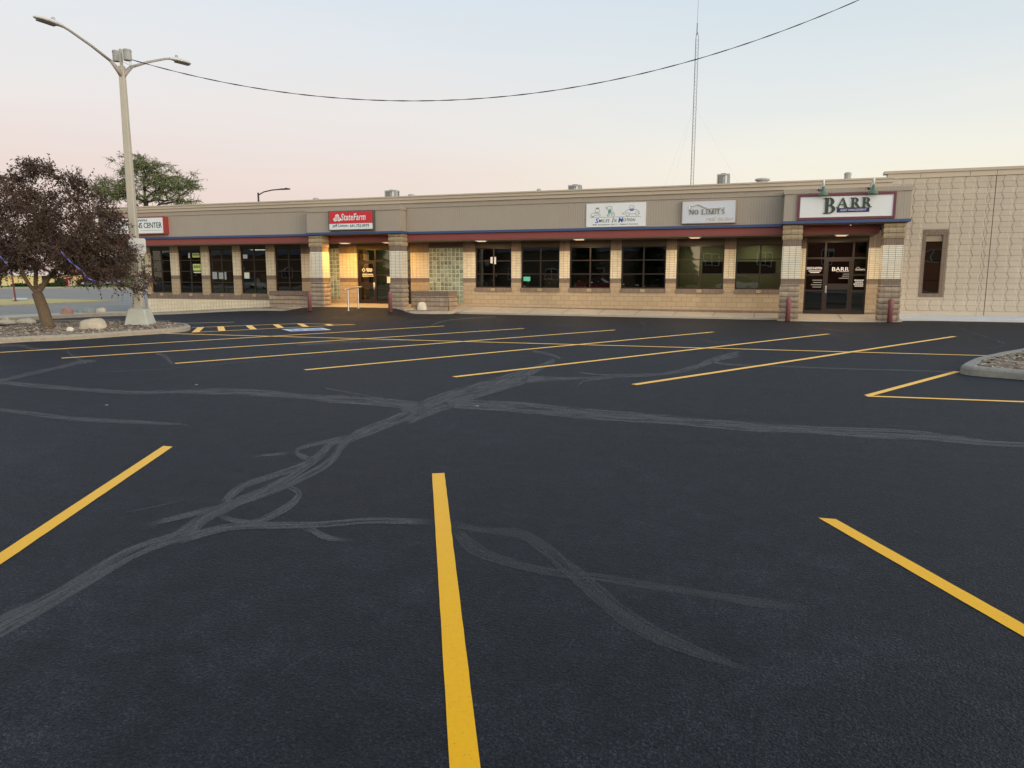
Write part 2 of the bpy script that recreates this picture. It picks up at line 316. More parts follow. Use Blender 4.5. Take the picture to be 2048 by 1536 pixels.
# ------------------------------------------------------------------ mesh building
ORG = {}
class MB:
    def __init__(s): s.v = []; s.f = []; s.mi = []; s.uv = {}
    def add(s, vs, fs, mi=0):
        o = len(s.v); s.v += [tuple(map(float, v)) for v in vs]
        for f in fs: s.f.append([i+o for i in f]); s.mi.append(mi)
        return o
    def box(s, x0, x1, y0, y1, z0, z1, mi=0, z0b=None, z1b=None):
        # z0b / z1b: heights at the x1 end when they differ
        a0, a1, b0, b1 = z0, z1, z0 if z0b is None else z0b, z1 if z1b is None else z1b
        s.add([(x0, y0, a0), (x1, y0, b0), (x1, y1, b0), (x0, y1, a0), (x0, y0, a1), (x1, y0, b1), (x1, y1, b1), (x0, y1, a1)],
              [(0, 3, 2, 1), (4, 5, 6, 7), (0, 1, 5, 4), (1, 2, 6, 5), (2, 3, 7, 6), (3, 0, 4, 7)], mi)
        return s
    def obox(s, c, ax, hx, hy, hz, mi=0):   # box turned about z
        ca, sa = math.cos(ax), math.sin(ax); vs = []
        for z in (-hz, hz):
            for x, y in ((-hx, -hy), (hx, -hy), (hx, hy), (-hx, hy)):
                vs.append((c[0]+x*ca-y*sa, c[1]+x*sa+y*ca, c[2]+z))
        s.add(vs, [(0, 3, 2, 1), (4, 5, 6, 7), (0, 1, 5, 4), (1, 2, 6, 5), (2, 3, 7, 6), (3, 0, 4, 7)], mi); return s
    def tube(s, pts, r, n=8, mi=0, caps=True):
        pts = [Vector(p) for p in pts]; rs = r if isinstance(r, (list, tuple)) else [r]*len(pts)
        rings = []; up = None
        for i, p in enumerate(pts):
            t = (pts[min(i+1, len(pts)-1)]-pts[max(i-1, 0)]).normalized()
            if up is None: up = Vector((0, 0, 1)) if abs(t.z) < .9 else Vector((1, 0, 0))
            a = t.cross(up)
            if a.length < 1e-5: a = t.cross(Vector((0, 1, 0)))
            a.normalize(); bb = a.cross(t).normalized(); up = bb
            rings.append([p + rs[i]*(math.cos(2*math.pi*k/n)*a + math.sin(2*math.pi*k/n)*bb) for k in range(n)])
        o = s.add([v for g in rings for v in g], [], mi)
        for i in range(len(pts)-1):
            for k in range(n):
                s.f.append([o+i*n+k, o+i*n+(k+1) % n, o+(i+1)*n+(k+1) % n, o+(i+1)*n+k]); s.mi.append(mi)
        if caps:
            s.f.append([o+k for k in range(n)][::-1]); s.mi.append(mi)
            s.f.append([o+(len(pts)-1)*n+k for k in range(n)]); s.mi.append(mi)
        return s
    def lathe(s, c, prof, n=16, mi=0):      # profile (r, z)
        o = len(s.v)
        for r, z in prof:
            for k in range(n): s.v.append((c[0]+r*math.cos(2*math.pi*k/n), c[1]+r*math.sin(2*math.pi*k/n), c[2]+z))
        for i in range(len(prof)-1):
            for k in range(n):
                s.f.append([o+i*n+k, o+i*n+(k+1) % n, o+(i+1)*n+(k+1) % n, o+(i+1)*n+k]); s.mi.append(mi)
        s.f.append([o+k for k in range(n)][::-1]); s.mi.append(mi)
        s.f.append([o+(len(prof)-1)*n+k for k in range(n)]); s.mi.append(mi)
        return s
    def poly_front(s, pts, y0, y1, mi=0):   # outline in (x, z), extruded from y0 (front) to y1
        n = len(pts); o = s.add([(x, y0, z) for x, z in pts]+[(x, y1, z) for x, z in pts], [], mi)
        s.f.append([o+i for i in range(n)]); s.mi.append(mi); s.f.append([o+n+i for i in range(n)][::-1]); s.mi.append(mi)
        for i in range(n):
            j = (i+1) % n; s.f.append([o+j, o+i, o+n+i, o+n+j]); s.mi.append(mi)
        return s
    def prism(s, pts, z0, z1, mi=0):        # outline in (x, y), extruded upwards
        n = len(pts); o = s.add([(x, y, z0) for x, y in pts]+[(x, y, z1) for x, y in pts], [], mi)
        s.f.append([o+i for i in range(n)][::-1]); s.mi.append(mi); s.f.append([o+n+i for i in range(n)]); s.mi.append(mi)
        for i in range(n):
            j = (i+1) % n; s.f.append([o+i, o+j, o+n+j, o+n+i]); s.mi.append(mi)
        return s
    def build(s, name, mats, parent=None, smooth=False, bevel=0., fixn=True):
        if not isinstance(mats, (list, tuple)): mats = [mats]
        org = ORG[parent.name] if parent is not None else Vector((0, 0, 0))
        me = bpy.data.meshes.new(name)
        me.from_pydata([(v[0]-org[0], v[1]-org[1], v[2]-org[2]) for v in s.v], [], s.f)
        for mm in mats: me.materials.append(M[mm] if isinstance(mm, str) else mm)
        me.polygons.foreach_set('material_index', s.mi)
        if smooth: me.polygons.foreach_set('use_smooth', [True]*len(s.f))
        me.update()
        if fixn:
            bm = bmesh.new(); bm.from_mesh(me); bmesh.ops.recalc_face_normals(bm, faces=bm.faces); bm.to_mesh(me); bm.free()
        o = bpy.data.objects.new(name, me); COL.objects.link(o)
        if parent is not None: o.parent = parent
        ORG[o.name] = org
        if bevel:
            md = o.modifiers.new('edge', 'BEVEL'); md.width = bevel; md.segments = 2; md.limit_method = 'ANGLE'
        return o
def tag(o, label=None, cat=None, group=None, kind=None):
    if label: o['label'] = label
    if cat: o['category'] = cat
    if group: o['group'] = group
    if kind: o['kind'] = kind
    return o
def thing(name, loc, label=None, cat=None, group=None, kind=None, rz=0):
    o = bpy.data.objects.new(name, None); COL.objects.link(o); o.empty_display_size = .2
    o.location = loc; o.rotation_euler = (0, 0, rz); ORG[o.name] = Vector(loc); return tag(o, label, cat, group, kind)
def local_thing(name, label=None, cat=None, group=None):      # built about its own origin, moved afterwards
    o = thing(name, (0, 0, 0), label, cat, group); return o
def copy_tree(o, parent=None):
    c = o.copy(); COL.objects.link(c)
    if parent is not None: c.parent = parent
    for ch in list(o.children): copy_tree(ch, c)
    return c
def drape(name, poly, off, mat, step=1., parent=None, hf=G):
    bm = bmesh.new(); vs = [bm.verts.new((p[0], p[1], 0)) for p in poly]; bm.faces.new(vs)
    for ax in (0, 1):
        lo = min(p[ax] for p in poly); hi = max(p[ax] for p in poly); k = math.floor(lo/step)+1
        while k*step < hi:
            co = [0, 0, 0]; co[ax] = k*step; no = [0, 0, 0]; no[ax] = 1
            bmesh.ops.bisect_plane(bm, geom=bm.verts[:]+bm.edges[:]+bm.faces[:], plane_co=co, plane_no=no, dist=1e-6); k += 1
    for v in bm.verts: v.co.z = hf(v.co.x, v.co.y)+off
    bmesh.ops.recalc_face_normals(bm, faces=bm.faces)
    for f in bm.faces:
        if f.normal.z < 0: f.normal_flip()
    me = bpy.data.meshes.new(name); bm.to_mesh(me); bm.free(); me.materials.append(M[mat])
    o = bpy.data.objects.new(name, me); COL.objects.link(o); ORG[o.name] = Vector((0, 0, 0))
    if parent is not None: o.parent = parent
    return o
# lettering --------------------------------------------------------
_deps = None
def text_mesh(body, size=1., shear=0., weight=0., spacing=1.):
    cu = bpy.data.curves.new('lettering_curve', 'FONT'); cu.body = body; cu.size = size; cu.shear = shear; cu.offset = weight; cu.space_character = spacing
    cu.extrude = .5; cu.resolution_u = 3
    ob = bpy.data.objects.new('lettering_curve', cu); COL.objects.link(ob)
    dg = bpy.context.evaluated_depsgraph_get(); dg.update()
    me = ob.evaluated_get(dg).to_mesh()
    v = np.array([tuple(x.co) for x in me.vertices]); fs = [list(p.vertices) for p in me.polygons]
    ob.evaluated_get(dg).to_mesh_clear(); bpy.data.objects.remove(ob); bpy.data.curves.remove(cu)
    return v, fs
def put_text(mb, body, x0, x1, z0, z1, y, depth=.012, mi=0, shear=0., weight=0., spacing=1., flat=None, angle=0.):
    # fits the lettering into the rectangle x0..x1, z0..z1 standing in front of the plane y
    v, fs = text_mesh(body, 1., shear, weight, spacing)
    if len(v) == 0: return
    lo, hi = v.min(0), v.max(0)
    x = x0+(v[:, 0]-lo[0])/(hi[0]-lo[0])*(x1-x0); z = z0+(v[:, 1]-lo[1])/max(1e-6, hi[1]-lo[1])*(z1-z0)
    yy = y-.5*depth-v[:, 2]*depth
    mb.add(np.stack([x, yy, z], 1).tolist(), fs, mi)
def put_ground_text(): pass
def arc(cx, cz, rx, rz, a0, a1, n=14): return [(cx+rx*math.cos(R(a0+(a1-a0)*i/n)), cz+rz*math.sin(R(a0+(a1-a0)*i/n))) for i in range(n+1)]
def ring_arc(mb, cx, cz, rx, rz, tx, tz, a0, a1, y0, y1, mi=0, n=14):
    o = arc(cx, cz, rx, rz, a0, a1, n); i = arc(cx, cz, rx-tx, rz-tz, a0, a1, n)
    for k in range(n): mb.poly_front([o[k], o[k+1], i[k+1], i[k]], y0, y1, mi)
def serif(mb, ch, x, z, w, h, y, d, mi=0, thick=.2):
    # hand-drawn roman capitals from stems, serifs and bowls; pieces stand at slightly different depths
    e = [0]
    def P(*pts):
        e[0] += 1; mb.poly_front([(x+a*w, z+c*h) for a, c in pts], y-d-.0006*e[0], y, mi)
    def ST(a0, a1, c0=0., c1=1.): P((a0, c0), (a1, c0), (a1, c1), (a0, c1))
    def SF(a0, a1, c): ST(a0, a1, c, c+.055)
    def BOWL(cx, cz, rx, rz, t, a0, a1):
        e[0] += 1; ring_arc(mb, x+cx*w, z+cz*h, rx*w, rz*h, t*w, .055*h, a0, a1, y-d-.0006*e[0], y, mi)
    t = thick
    if ch in 'BR':
        ST(.12, .12+t); SF(0, .12+t+.1, 0); SF(0, .5, .945)
        if ch == 'B':
            BOWL(.42, .745, .40, .255, t, -90, 90); BOWL(.42, .275, .50, .275, t, -90, 90); ST(.3, .46, .49, .55); ST(.3, .46, .0, .055)
        else:
            BOWL(.42, .72, .42, .28, t, -90, 90); ST(.3, .46, .44, .5)
            P((.42, .5), (.42+t, .5), (1.0, .0), (1.0-t, .0)); SF(.74, 1.08, 0)
    if ch == 'A':
        P((.06, 0), (.06+t*.45, 0), (.56, 1), (.46, 1)); P((.92-t, 0), (.92, 0), (.56, 1), (.46, 1)); ST(.25, .72, .3, .36); SF(-.04, .26, 0); SF(.66, 1.05, 0)
    if ch == 'N':
        ST(.12, .12+t*.4); ST(.82, .82+t*.4); P((.08, 1), (.08+t, 1), (.9, 0), (.9-t*.4, 0)); SF(0, .3, 0); SF(0, .26, .945); SF(.7, 1.02, .945)
    if ch == 'L':
        ST(.15, .15+t); SF(0, .85, 0); SF(0, .5, .945); ST(.8, .86, 0, .22)
    if ch == 'I':
        ST(.5-t/2, .5+t/2); SF(.2, .8, 0); SF(.2, .8, .945)
    if ch == 'M':
        ST(.08, .08+t*.4); ST(.86-t*.4, .94); P((.05, 1), (.05+t, 1), (.54, 0), (.46, 0)); P((.95-t*.6, 1), (.95, 1), (.54, 0), (.46, 0)); SF(-.04, .24, 0); SF(.68, 1.04, 0)
    if ch == 'T':
        ST(.5-t/2, .5+t/2); ST(.02, .98, .93, 1.); SF(.25, .75, 0); ST(.02, .09, .76, .93); ST(.91, .98, .76, .93)
    if ch == 'O':
        BOWL(.5, .5, .5, .5, t, 0, 360)
    if ch == 'S':
        BOWL(.5, .75, .40, .25, t, 30, 270); BOWL(.5, .26, .44, .26, t, -150, 90)
# ================================================================== SETTING
def grid_mesh(name, us, ws, zf, mat):
    me = bpy.data.meshes.new(name); nu, nw = len(us), len(ws)
    vs = [(u, w, zf(u, w)) for w in ws for u in us]
    fs = [(j*nu+i, j*nu+i+1, (j+1)*nu+i+1, (j+1)*nu+i) for j in range(nw-1) for i in range(nu-1)]
    me.from_pydata(vs, [], fs); me.materials.append(M[mat]); me.polygons.foreach_set('use_smooth', [True]*len(fs)); me.update()
    o = bpy.data.objects.new(name, me); COL.objects.link(o); ORG[o.name] = Vector((0, 0, 0)); return o
fr = lambda a, b, s: [a+s*i for i in range(int(round((b-a)/s))+1)]
ground = grid_mesh('ground', [-900, -400, -200, -120]+fr(-80, 32, 1.)+[60, 120, 300, 900], [-900, -300, -100, -40]+fr(-14, 46, 1.)+[60, 90, 150, 300, 900], lambda u, w: G(u, w)-.06, 'soil')
tag(ground, kind='structure')
# the far kerb line of the lot, left of the building
KL = [(-32.4, 30.9)] + [tuple(gp(x, y)[:2]) for x, y in ((292, 630), (205, 633), (100, 638), (20, 643), (-120, 650), (-420, 668))]
KL = [KL[0]] + sorted(KL[1:], key=lambda p: -p[1])
def left_edge(w):
    q = sorted([(p[1], p[0]) for p in KL]); return interp(w, q)
rows = fr(-14, 31.5, .5)
def lot_mesh():
    vs = []; fs = []; nc = 110
    for w in rows:
        a = left_edge(w); a = min(a, -32.4)
        for i in range(nc+1):
            u = a+(30-a)*i/nc; vs.append((u, w, G(u, w)))
    for j in range(len(rows)-1):
        for i in range(nc): fs.append((j*(nc+1)+i, j*(nc+1)+i+1, (j+1)*(nc+1)+i+1, (j+1)*(nc+1)+i))
    me = bpy.data.meshes.new('parking_lot'); me.from_pydata(vs, [], fs); me.materials.append(M['asphalt']); me.polygons.foreach_set('use_smooth', [True]*len(fs)); me.update()
    o = bpy.data.objects.new('parking_lot', me); COL.objects.link(o); ORG[o.name] = Vector((0, 0, 0)); return o
lot = tag(lot_mesh(), kind='structure')

# painted lines: straight bands between two photo points, laid on the ground
def line_between(a, b, wd, off, name='parking_stripe', mat='yellow', ragged=True, skew=None):
    a, b = np.array(a[:2]), np.array(b[:2]); L = np.linalg.norm(b-a); d = (b-a)/L; nrm = np.array([-d[1], d[0]])
    n = max(2, int(L/.12)) if ragged else max(2, int(L/.5)); vs = []; fs = []
    for i in range(n+1):
        t = i/n*L
        for k, sgn in ((0, -1), (1, 1)):
            j = (.003*noise.noise((a[0]*3+t*9, k*7., b[1])) if ragged else 0)
            sh = 0. if skew is None else skew*sgn*wd/2
            p = a+d*(t+sh)+nrm*(sgn*wd/2+j); vs.append((p[0], p[1], G(p[0], p[1])+off))
        if i: o = 2*i; fs.append((o-2, o, o+1, o-1))
    me = bpy.data.meshes.new(name); me.from_pydata(vs, [], fs); me.materials.append(M[mat]); me.update()
    bm = bmesh.new(); bm.from_mesh(me)
    for f in bm.faces:
        if f.normal.z < 0: f.normal_flip()
    bm.to_mesh(me); bm.free()
    o = bpy.data.objects.new(name, me); COL.objects.link(o); o.parent = lot; ORG[o.name] = Vector((0, 0, 0)); return o
def ext(a, b, t): a, b = np.array(a), np.array(b); return a+(b-a)*t
near = [((876.5, 947), (930, 1536), 1.9), ((336, 893), (0, 1118), 1.75), ((1654, 1037.5), (2048, 1262), 1.8)]
for a, b, t in near:
    A, Bp = gp(*a), gp(*b); line_between(A, ext(A, Bp, t), .104, .0032, skew=.42 if a[0] != 876.5 else -.05)
for a, b in (((888, 652), (0, 705)), ((1047, 657), (123, 716.5)), ((1230, 660), (350, 727)), ((1427, 664), (610, 740)), ((1657, 668), (908, 754)), ((1909, 673), (1268, 769.5))):
    line_between(gp(*a), gp(*b), .122, .0032)
line_between(gp(330, 667), gp(1990, 712), .118, .0042)
line_between(gp(1915, 743), gp(1735, 791.5), .104, .0032)
A, Bp = gp(1733, 792.5), gp(2048, 804); line_between(A, ext(A, Bp, 1.7), .10, .0042)
# hatched aisle and accessible bay
line_between(gp(384, 655.3), gp(594, 647.3), .10, .0032); line_between(gp(594, 647.3), gp(710, 649.2), .10, .0038); line_between(gp(384, 665), gp(710, 649), .10, .0042)
for a, b in (((391, 664.6), (402, 654.6)), ((444, 661.8), (441, 653)), ((507, 658.6), (497, 650.8)), ((562, 655.8), (551, 648.9)), ((612, 653.5), (599, 647.4)), ((662, 651.2), (654, 648.2))):
    line_between(gp(*a), gp(*b), .20, .0050)
for a, b in (((468, 644.2), (150, 652)), ((340, 642), (120, 645.5)), ((240, 640), (60, 642)), ((52, 660.5), (-60, 661.5))):
    line_between(gp(*a), gp(*b), .10, .0032, mat='faded')
pc = [np.array(gp(*p)[:2]) for p in ((563, 658.6), (581, 662.9), (663, 660), (645, 655.9))]
def bil(s, t): return (pc[0]*(1-s)+pc[3]*s)*(1-t)+(pc[1]*(1-s)+pc[2]*s)*t
def patch(name, polys, off, mat):
    vs = []; fs = []
    for pl in polys:
        o = len(vs)
        for s_, t_ in pl:
            p = bil(s_, t_); vs.append((p[0], p[1], G(p[0], p[1])+off))
        fs.append(list(range(o, o+len(pl))))
    me = bpy.data.meshes.new(name); me.from_pydata(vs, [], fs); me.materials.append(M[mat]); me.update()
    bm = bmesh.new(); bm.from_mesh(me)
    for f in bm.faces:
        if f.normal.z < 0: f.normal_flip()
    bm.to_mesh(me); bm.free()
    o = bpy.data.objects.new(name, me); COL.objects.link(o); o.parent = lot; ORG[o.name] = Vector((0, 0, 0)); return o
M['isa_blue'] = plain('pavement_blue_paint', (.20, .34, .62), .5, .3, 4); M['isa_white'] = plain('pavement_white_paint', (.72, .74, .76), .6, .15, 4)
patch('accessible_bay_border', [[(0, 0), (1, 0), (1, 1), (0, 1)]], .0030, 'isa_white')
patch('accessible_bay_field', [[(.10, .16), (.90, .16), (.90, .84), (.10, .84)]], .0038, 'isa_blue')
ringp = [[(.45+.24*math.cos(R(a)), .40+.24*math.sin(R(a))), (.45+.24*math.cos(R(a+24)), .40+.24*math.sin(R(a+24))), (.45+.16*math.cos(R(a+24)), .40+.16*math.sin(R(a+24))), (.45+.16*math.cos(R(a)), .40+.16*math.sin(R(a)))] for a in range(150, 390, 24)]
patch('wheelchair_symbol', ringp+[[(.42, .42), (.50, .42), (.46, .80), (.38, .80)], [(.50, .42), (.66, .40), (.66, .48), (.50, .50)], [(.66, .48), (.60, .46), (.72, .18), (.80, .20)], [(.36, .82), (.48, .82), (.46, .92), (.36, .92)]], .0046, 'isa_white')

# bands of crack sealer: (x, y, width) in photo pixels -> real strips on the ground
SEAL = [
 [(-60, 1290, 40), (0, 1250, 38), (60, 1220, 33), (140, 1176, 30), (250, 1112, 30), (330, 1082, 26), (376, 1066, 26), (410, 1036, 25), (478, 1003, 22), (533, 979, 18), (574, 957, 18), (615, 930, 19), (640, 910, 18), (654, 893, 18), (668, 884, 15), (700, 873, 14)],
 [(-60, 1306, 8), (40, 1250, 9), (150, 1185, 8), (260, 1118, 9), (350, 1068, 10), (400, 1030, 8)],
 [(440, 1012, 10), (455, 997, 17), (472, 982, 18), (495, 968, 14), (547, 951, 14), (598, 934, 14), (630, 920, 13)],
 [(440, 1022, 8), (500, 1000, 10), (560, 978, 11), (602, 957, 15), (642, 936, 17), (668, 915, 16), (680, 896, 16), (698, 879, 18), (722, 867, 20)],
 [(630, 921, 13), (608, 914, 14), (594, 906, 11), (602, 896, 10), (650, 884, 9), (697, 873, 11)], [(495, 913, 3.5), (540, 910, 6), (590, 905, 8)],
 [(700, 876, 24), (760, 852, 24), (800, 837, 26), (840, 818, 32), (880, 803, 34), (930, 787, 34), (985, 771, 30), (1030, 756, 28), (1065, 742, 18), (1090, 730, 12), (1112, 719, 8)],
 [(812, 848, 9), (860, 826, 13), (920, 804, 14), (970, 788, 10), (1020, 773, 10), (1060, 761, 10), (1095, 752, 8)], [(796, 822, 6), (808, 818, 10), (824, 822, 10), (836, 832, 10)], [(900, 815, 8), (890, 806, 10), (930, 796, 10), (960, 790, 6)],
 [(1125, 719, 5), (1100, 709, 6), (1060, 701, 5)],
 [(850, 815, 26), (800, 809, 22), (740, 803, 20), (660, 798, 18), (600, 793, 12), (530, 787, 16), (440, 783, 15), (360, 784, 9), (260, 785, 9), (180, 780, 9), (90, 773, 10), (0, 765, 9), (-60, 760, 9)],
 [(-20, 766, 9), (50, 750, 8), (110, 737, 8), (160, 725, 9), (200, 720, 6)], [(178, 728, 5), (152, 716, 5), (132, 702, 4)], [(-20, 692, 5), (40, 691, 6), (70, 698, 5), (150, 699, 3)],
 [(306, 706, 4), (322, 709, 6), (332, 714, 9), (338, 721, 9), (346, 729, 6)], [(-40, 814, 6), (50, 826, 9), (150, 838, 11), (280, 845, 9), (385, 850, 4)],
 [(890, 812, 16), (930, 809, 22), (975, 811, 24), (1040, 815, 26), (1120, 823, 26), (1220, 832, 26), (1320, 839, 22), (1420, 848, 22), (1520, 855, 24), (1620, 860, 18), (1720, 866, 26), (1820, 871, 26), (1900, 878, 18), (1980, 887, 14), (2048, 890, 12), (2140, 893, 10)],
 [(1040, 760, 24), (1090, 758, 12), (1150, 757, 7), (1240, 754, 5), (1310, 750, 6), (1360, 742, 9), (1405, 729, 13), (1440, 716, 12), (1480, 705, 8)], [(1420, 722, 8), (1450, 716, 8), (1485, 712, 5)], [(1425, 722, 10), (1455, 729, 5), (1560, 733, 3.4), (1700, 738, 3.4), (1920, 744, 3.4)],
 [(1150, 744, 3.5), (1210, 750, 4), (1330, 748, 4)], [(1155, 772, 4), (1172, 762, 4), (1235, 755, 3.5)],
  [(285, 1054, 6), (330, 1042, 11), (395, 1026, 14), (450, 1010, 10)],
 [(432, 1031, 9), (478, 1044, 13), (515, 1044, 15), (564, 1021, 18), (590, 1002, 17), (598, 988, 14), (586, 978, 12), (560, 973, 8)],
 [(340, 1086, 14), (372, 1078, 20), (410, 1066, 19), (470, 1054, 16), (550, 1051, 17), (640, 1050, 15), (740, 1042, 14), (870, 1045, 16)], [(596, 1056, 8), (625, 1062, 16), (648, 1074, 16), (680, 1080, 10), (715, 1080, 5)],
 [(585, 690, 6), (700, 684, 4), (820, 680, 3)], [(640, 775, 3), (780, 800, 3)], [(860, 652, 4), (900, 640, 3), (1000, 633, 3)], [(950, 660, 4), (990, 664, 3)],
]
SEALF = [
 [(890, 1046, 16), (960, 1060, 14), (1040, 1068, 22), (1085, 1094, 30), (1120, 1124, 32), (1170, 1165, 40), (1230, 1220, 40), (1300, 1265, 40), (1380, 1300, 30), (1450, 1325, 16), (1520, 1350, 8)],
 [(905, 1056, 14), (938, 1090, 32), (985, 1115, 24), (1050, 1134, 20), (1120, 1148, 18), (1200, 1156, 18), (1300, 1172, 18), (1400, 1187, 16), (1500, 1204, 22), (1560, 1212, 16), (1630, 1224, 8)],
 [(1280, 640, 10), (1290, 652, 9), (1284, 664, 6)], [(1600, 646, 4), (1660, 660, 5), (1690, 664, 3)], [(1400, 672, 5), (1420, 684, 6), (1520, 690, 4)], [(1900, 648, 6), (1935, 662, 5), (2000, 684, 4)], [(1990, 680, 4), (2010, 690, 4), (1960, 700, 3)],
 [(200, 745, 3), (330, 738, 3), (520, 722, 3), (700, 706, 3)], [(130, 1178, 8), (145, 1174, 12), (160, 1172, 6)], [(380, 1000, 4), (330, 1010, 4), (230, 1030, 3)],
]
def catmull(pts, m=7):
    P = [np.array(p, float) for p in pts]; out = []
    for i in range(len(P)-1):
        a, b, c, d = P[max(i-1, 0)], P[i], P[i+1], P[min(i+2, len(P)-1)]
        for k in range(m):
            t = k/m; out.append(.5*((2*b)+(c-a)*t+(2*a-5*b+4*c-d)*t*t+(3*b-a-3*c+d)*t**3))
    out.append(P[-1]); return out
def seal_strip(pts, off, mat):
    c = catmull(pts); W = []
    for x, y, w in c: W.append(np.array(gp(x, y)[:2]))
    vs = []; uvs = []; s = 0
    for i, (x, y, w) in enumerate(c):
        q = c[min(i+1, len(c)-1)]-c[max(i-1, 0)]; n = np.array([-q[1], q[0]]); n = n/np.linalg.norm(n)
        if i: s += np.linalg.norm(W[i]-W[i-1])
        for sg in (-1, 1):
            hw = max(w, 2.2)*.54*sg; p = gp(x+n[0]*hw, y+n[1]*hw); vs.append((p[0], p[1], G(p[0], p[1])+off)); uvs.append((s, .5+.5*sg))
    fs = [(2*i, 2*i+2, 2*i+3, 2*i+1) for i in range(len(c)-1)]
    me = bpy.data.meshes.new('crack_seal'); me.from_pydata(vs, [], fs); me.materials.append(M[mat])
    uvl = me.uv_layers.new(name='UVMap')
    for lp in me.loops: uvl.data[lp.index].uv = uvs[lp.vertex_index]
    fa_ = me.attributes.new('fade', 'FLOAT', 'POINT'); fv = []
    for i in range(len(c)):
        si = uvs[2*i][0]; q = min(1, min(si, s-si)/.16+.02); fv += [q, q]
    fa_.data.foreach_set('value', fv)
    me.update()
    if me.polygons[len(fs)//2].normal.z < 0: me.flip_normals()
    o = bpy.data.objects.new('crack_seal', me); COL.objects.link(o); o.parent = lot; return o
for i, p in enumerate(SEAL): seal_strip(p, .0008+.00006*i, 'seal')
for i, p in enumerate(SEALF): seal_strip(p, .0022+.00006*i, 'seal_faint')

# left of the lot: kerb, road, dry median, far verge
def road_poly(px): return [tuple(gp(x, y)[:2]) for x, y in px]
rd = road_poly([(2, 577.5), (120, 577), (262, 577.5)])
farL = np.array(gp(-700, 579)[:2])
poly = [tuple(farL)]+rd+[(-70, 90), (-36.5, 48), (-33.4, 31.3)]+[(p[0]-.25, p[1]+.1) for p in KL[1:]]+[(-75, 2), (-140, 10)]
tag(drape('road', poly, .012, 'road', 4.), kind='structure')
med = road_poly([(-420, 617), (-150, 616), (0, 613.5), (75, 610.5), (160, 606.5), (232, 603.6), (160, 601.3), (100, 600), (0, 600.5), (-180, 601), (-420, 602)])
tag(drape('dry_grass_median', med, .10, 'drygrass', 2.), kind='structure')
mk = MB()
for a, b in zip(med, med[1:]+med[:1]):
    za, zb = G(*a), G(*b); d = np.array(b)-np.array(a); L = np.linalg.norm(d)
    if L < 1e-3: continue
    nrm = np.array([d[1], -d[0]])/L*.09
    mk.add([(a[0]-nrm[0], a[1]-nrm[1], za-.1), (b[0]-nrm[0], b[1]-nrm[1], zb-.1), (b[0]+nrm[0], b[1]+nrm[1], zb-.1), (a[0]+nrm[0], a[1]+nrm[1], za-.1),
            (a[0]-nrm[0], a[1]-nrm[1], za+.125), (b[0]-nrm[0], b[1]-nrm[1], zb+.125), (b[0]+nrm[0], b[1]+nrm[1], zb+.125), (a[0]+nrm[0], a[1]+nrm[1], za+.125)],
           [(0, 3, 2, 1), (4, 5, 6, 7), (0, 1, 5, 4), (1, 2, 6, 5), (2, 3, 7, 6), (3, 0, 4, 7)])
tag(mk.build('median_kerb', 'kerb'), kind='structure')
far_v = [tuple(farL)]+rd+[(-70, 92), (-95, 150), (-190, 110), (-260, 60)]
tag(drape('far_verge', far_v, .16, 'grass', 8.), kind='structure')
fk = MB(); seq = [tuple(farL)]+rd
for a, b in zip(seq, seq[1:]):
    fk.add([(a[0], a[1], -.5), (b[0], b[1], -.5), (b[0], b[1], -.22), (a[0], a[1], -.22), (a[0]-.3, a[1]+.5, -.22), (b[0]-.3, b[1]+.5, -.22)], [(0, 1, 2, 3), (3, 2, 5, 4)])
tag(fk.build('far_kerb', 'kerb'), kind='structure')
pad = road_poly([(24, 603), (53, 603), (56, 599), (28, 599)])
tag(drape('concrete_pad', pad, .14, 'concrete_pale', 2.), kind='structure')
# kerb strip that closes the lot on the left
ks = MB(); pts = [np.array(p) for p in KL]
for a, b in zip(pts, pts[1:]):
    d = b-a; L = np.linalg.norm(d); n = np.array([d[1], -d[0]])/L
    if n[0] > 0: n = -n
    m_ = max(1, int(L/1.5))
    for i in range(m_):
        p, q = a+d*i/m_, a+d*(i+1)/m_
        for o0, o1, h0, h1, mi in ((0, .2, .12, .13, 0), (.2, 1.5, .13, .15, 1)):
            vs = []
            for o_, h_ in ((o0, h0), (o1, h1)):
                for e_ in (p, q):
                    c_ = e_+n*o_; vs.append((c_[0], c_[1], G(*e_)+h_))
            if mi == 0: vs += [(p[0], p[1], G(*p)-.1), (q[0], q[1], G(*q)-.1)]
            ks.add(vs, [(0, 1, 3, 2)]+([(0, 4, 5, 1)] if mi == 0 else []), mi)
        c_ = [p+n*1.5, q+n*1.5]; ks.add([(c_[0][0], c_[0][1], G(*p)+.15), (c_[1][0], c_[1][1], G(*q)+.15), (c_[1][0]+n[0]*.02, c_[1][1]+n[1]*.02, G(*q)-.1), (c_[0][0]+n[0]*.02, c_[0][1]+n[1]*.02, G(*p)-.1)], [(0, 1, 2, 3)], 1)
tag(ks.build('kerb_strip', ['kerb', 'concrete']), kind='structure')

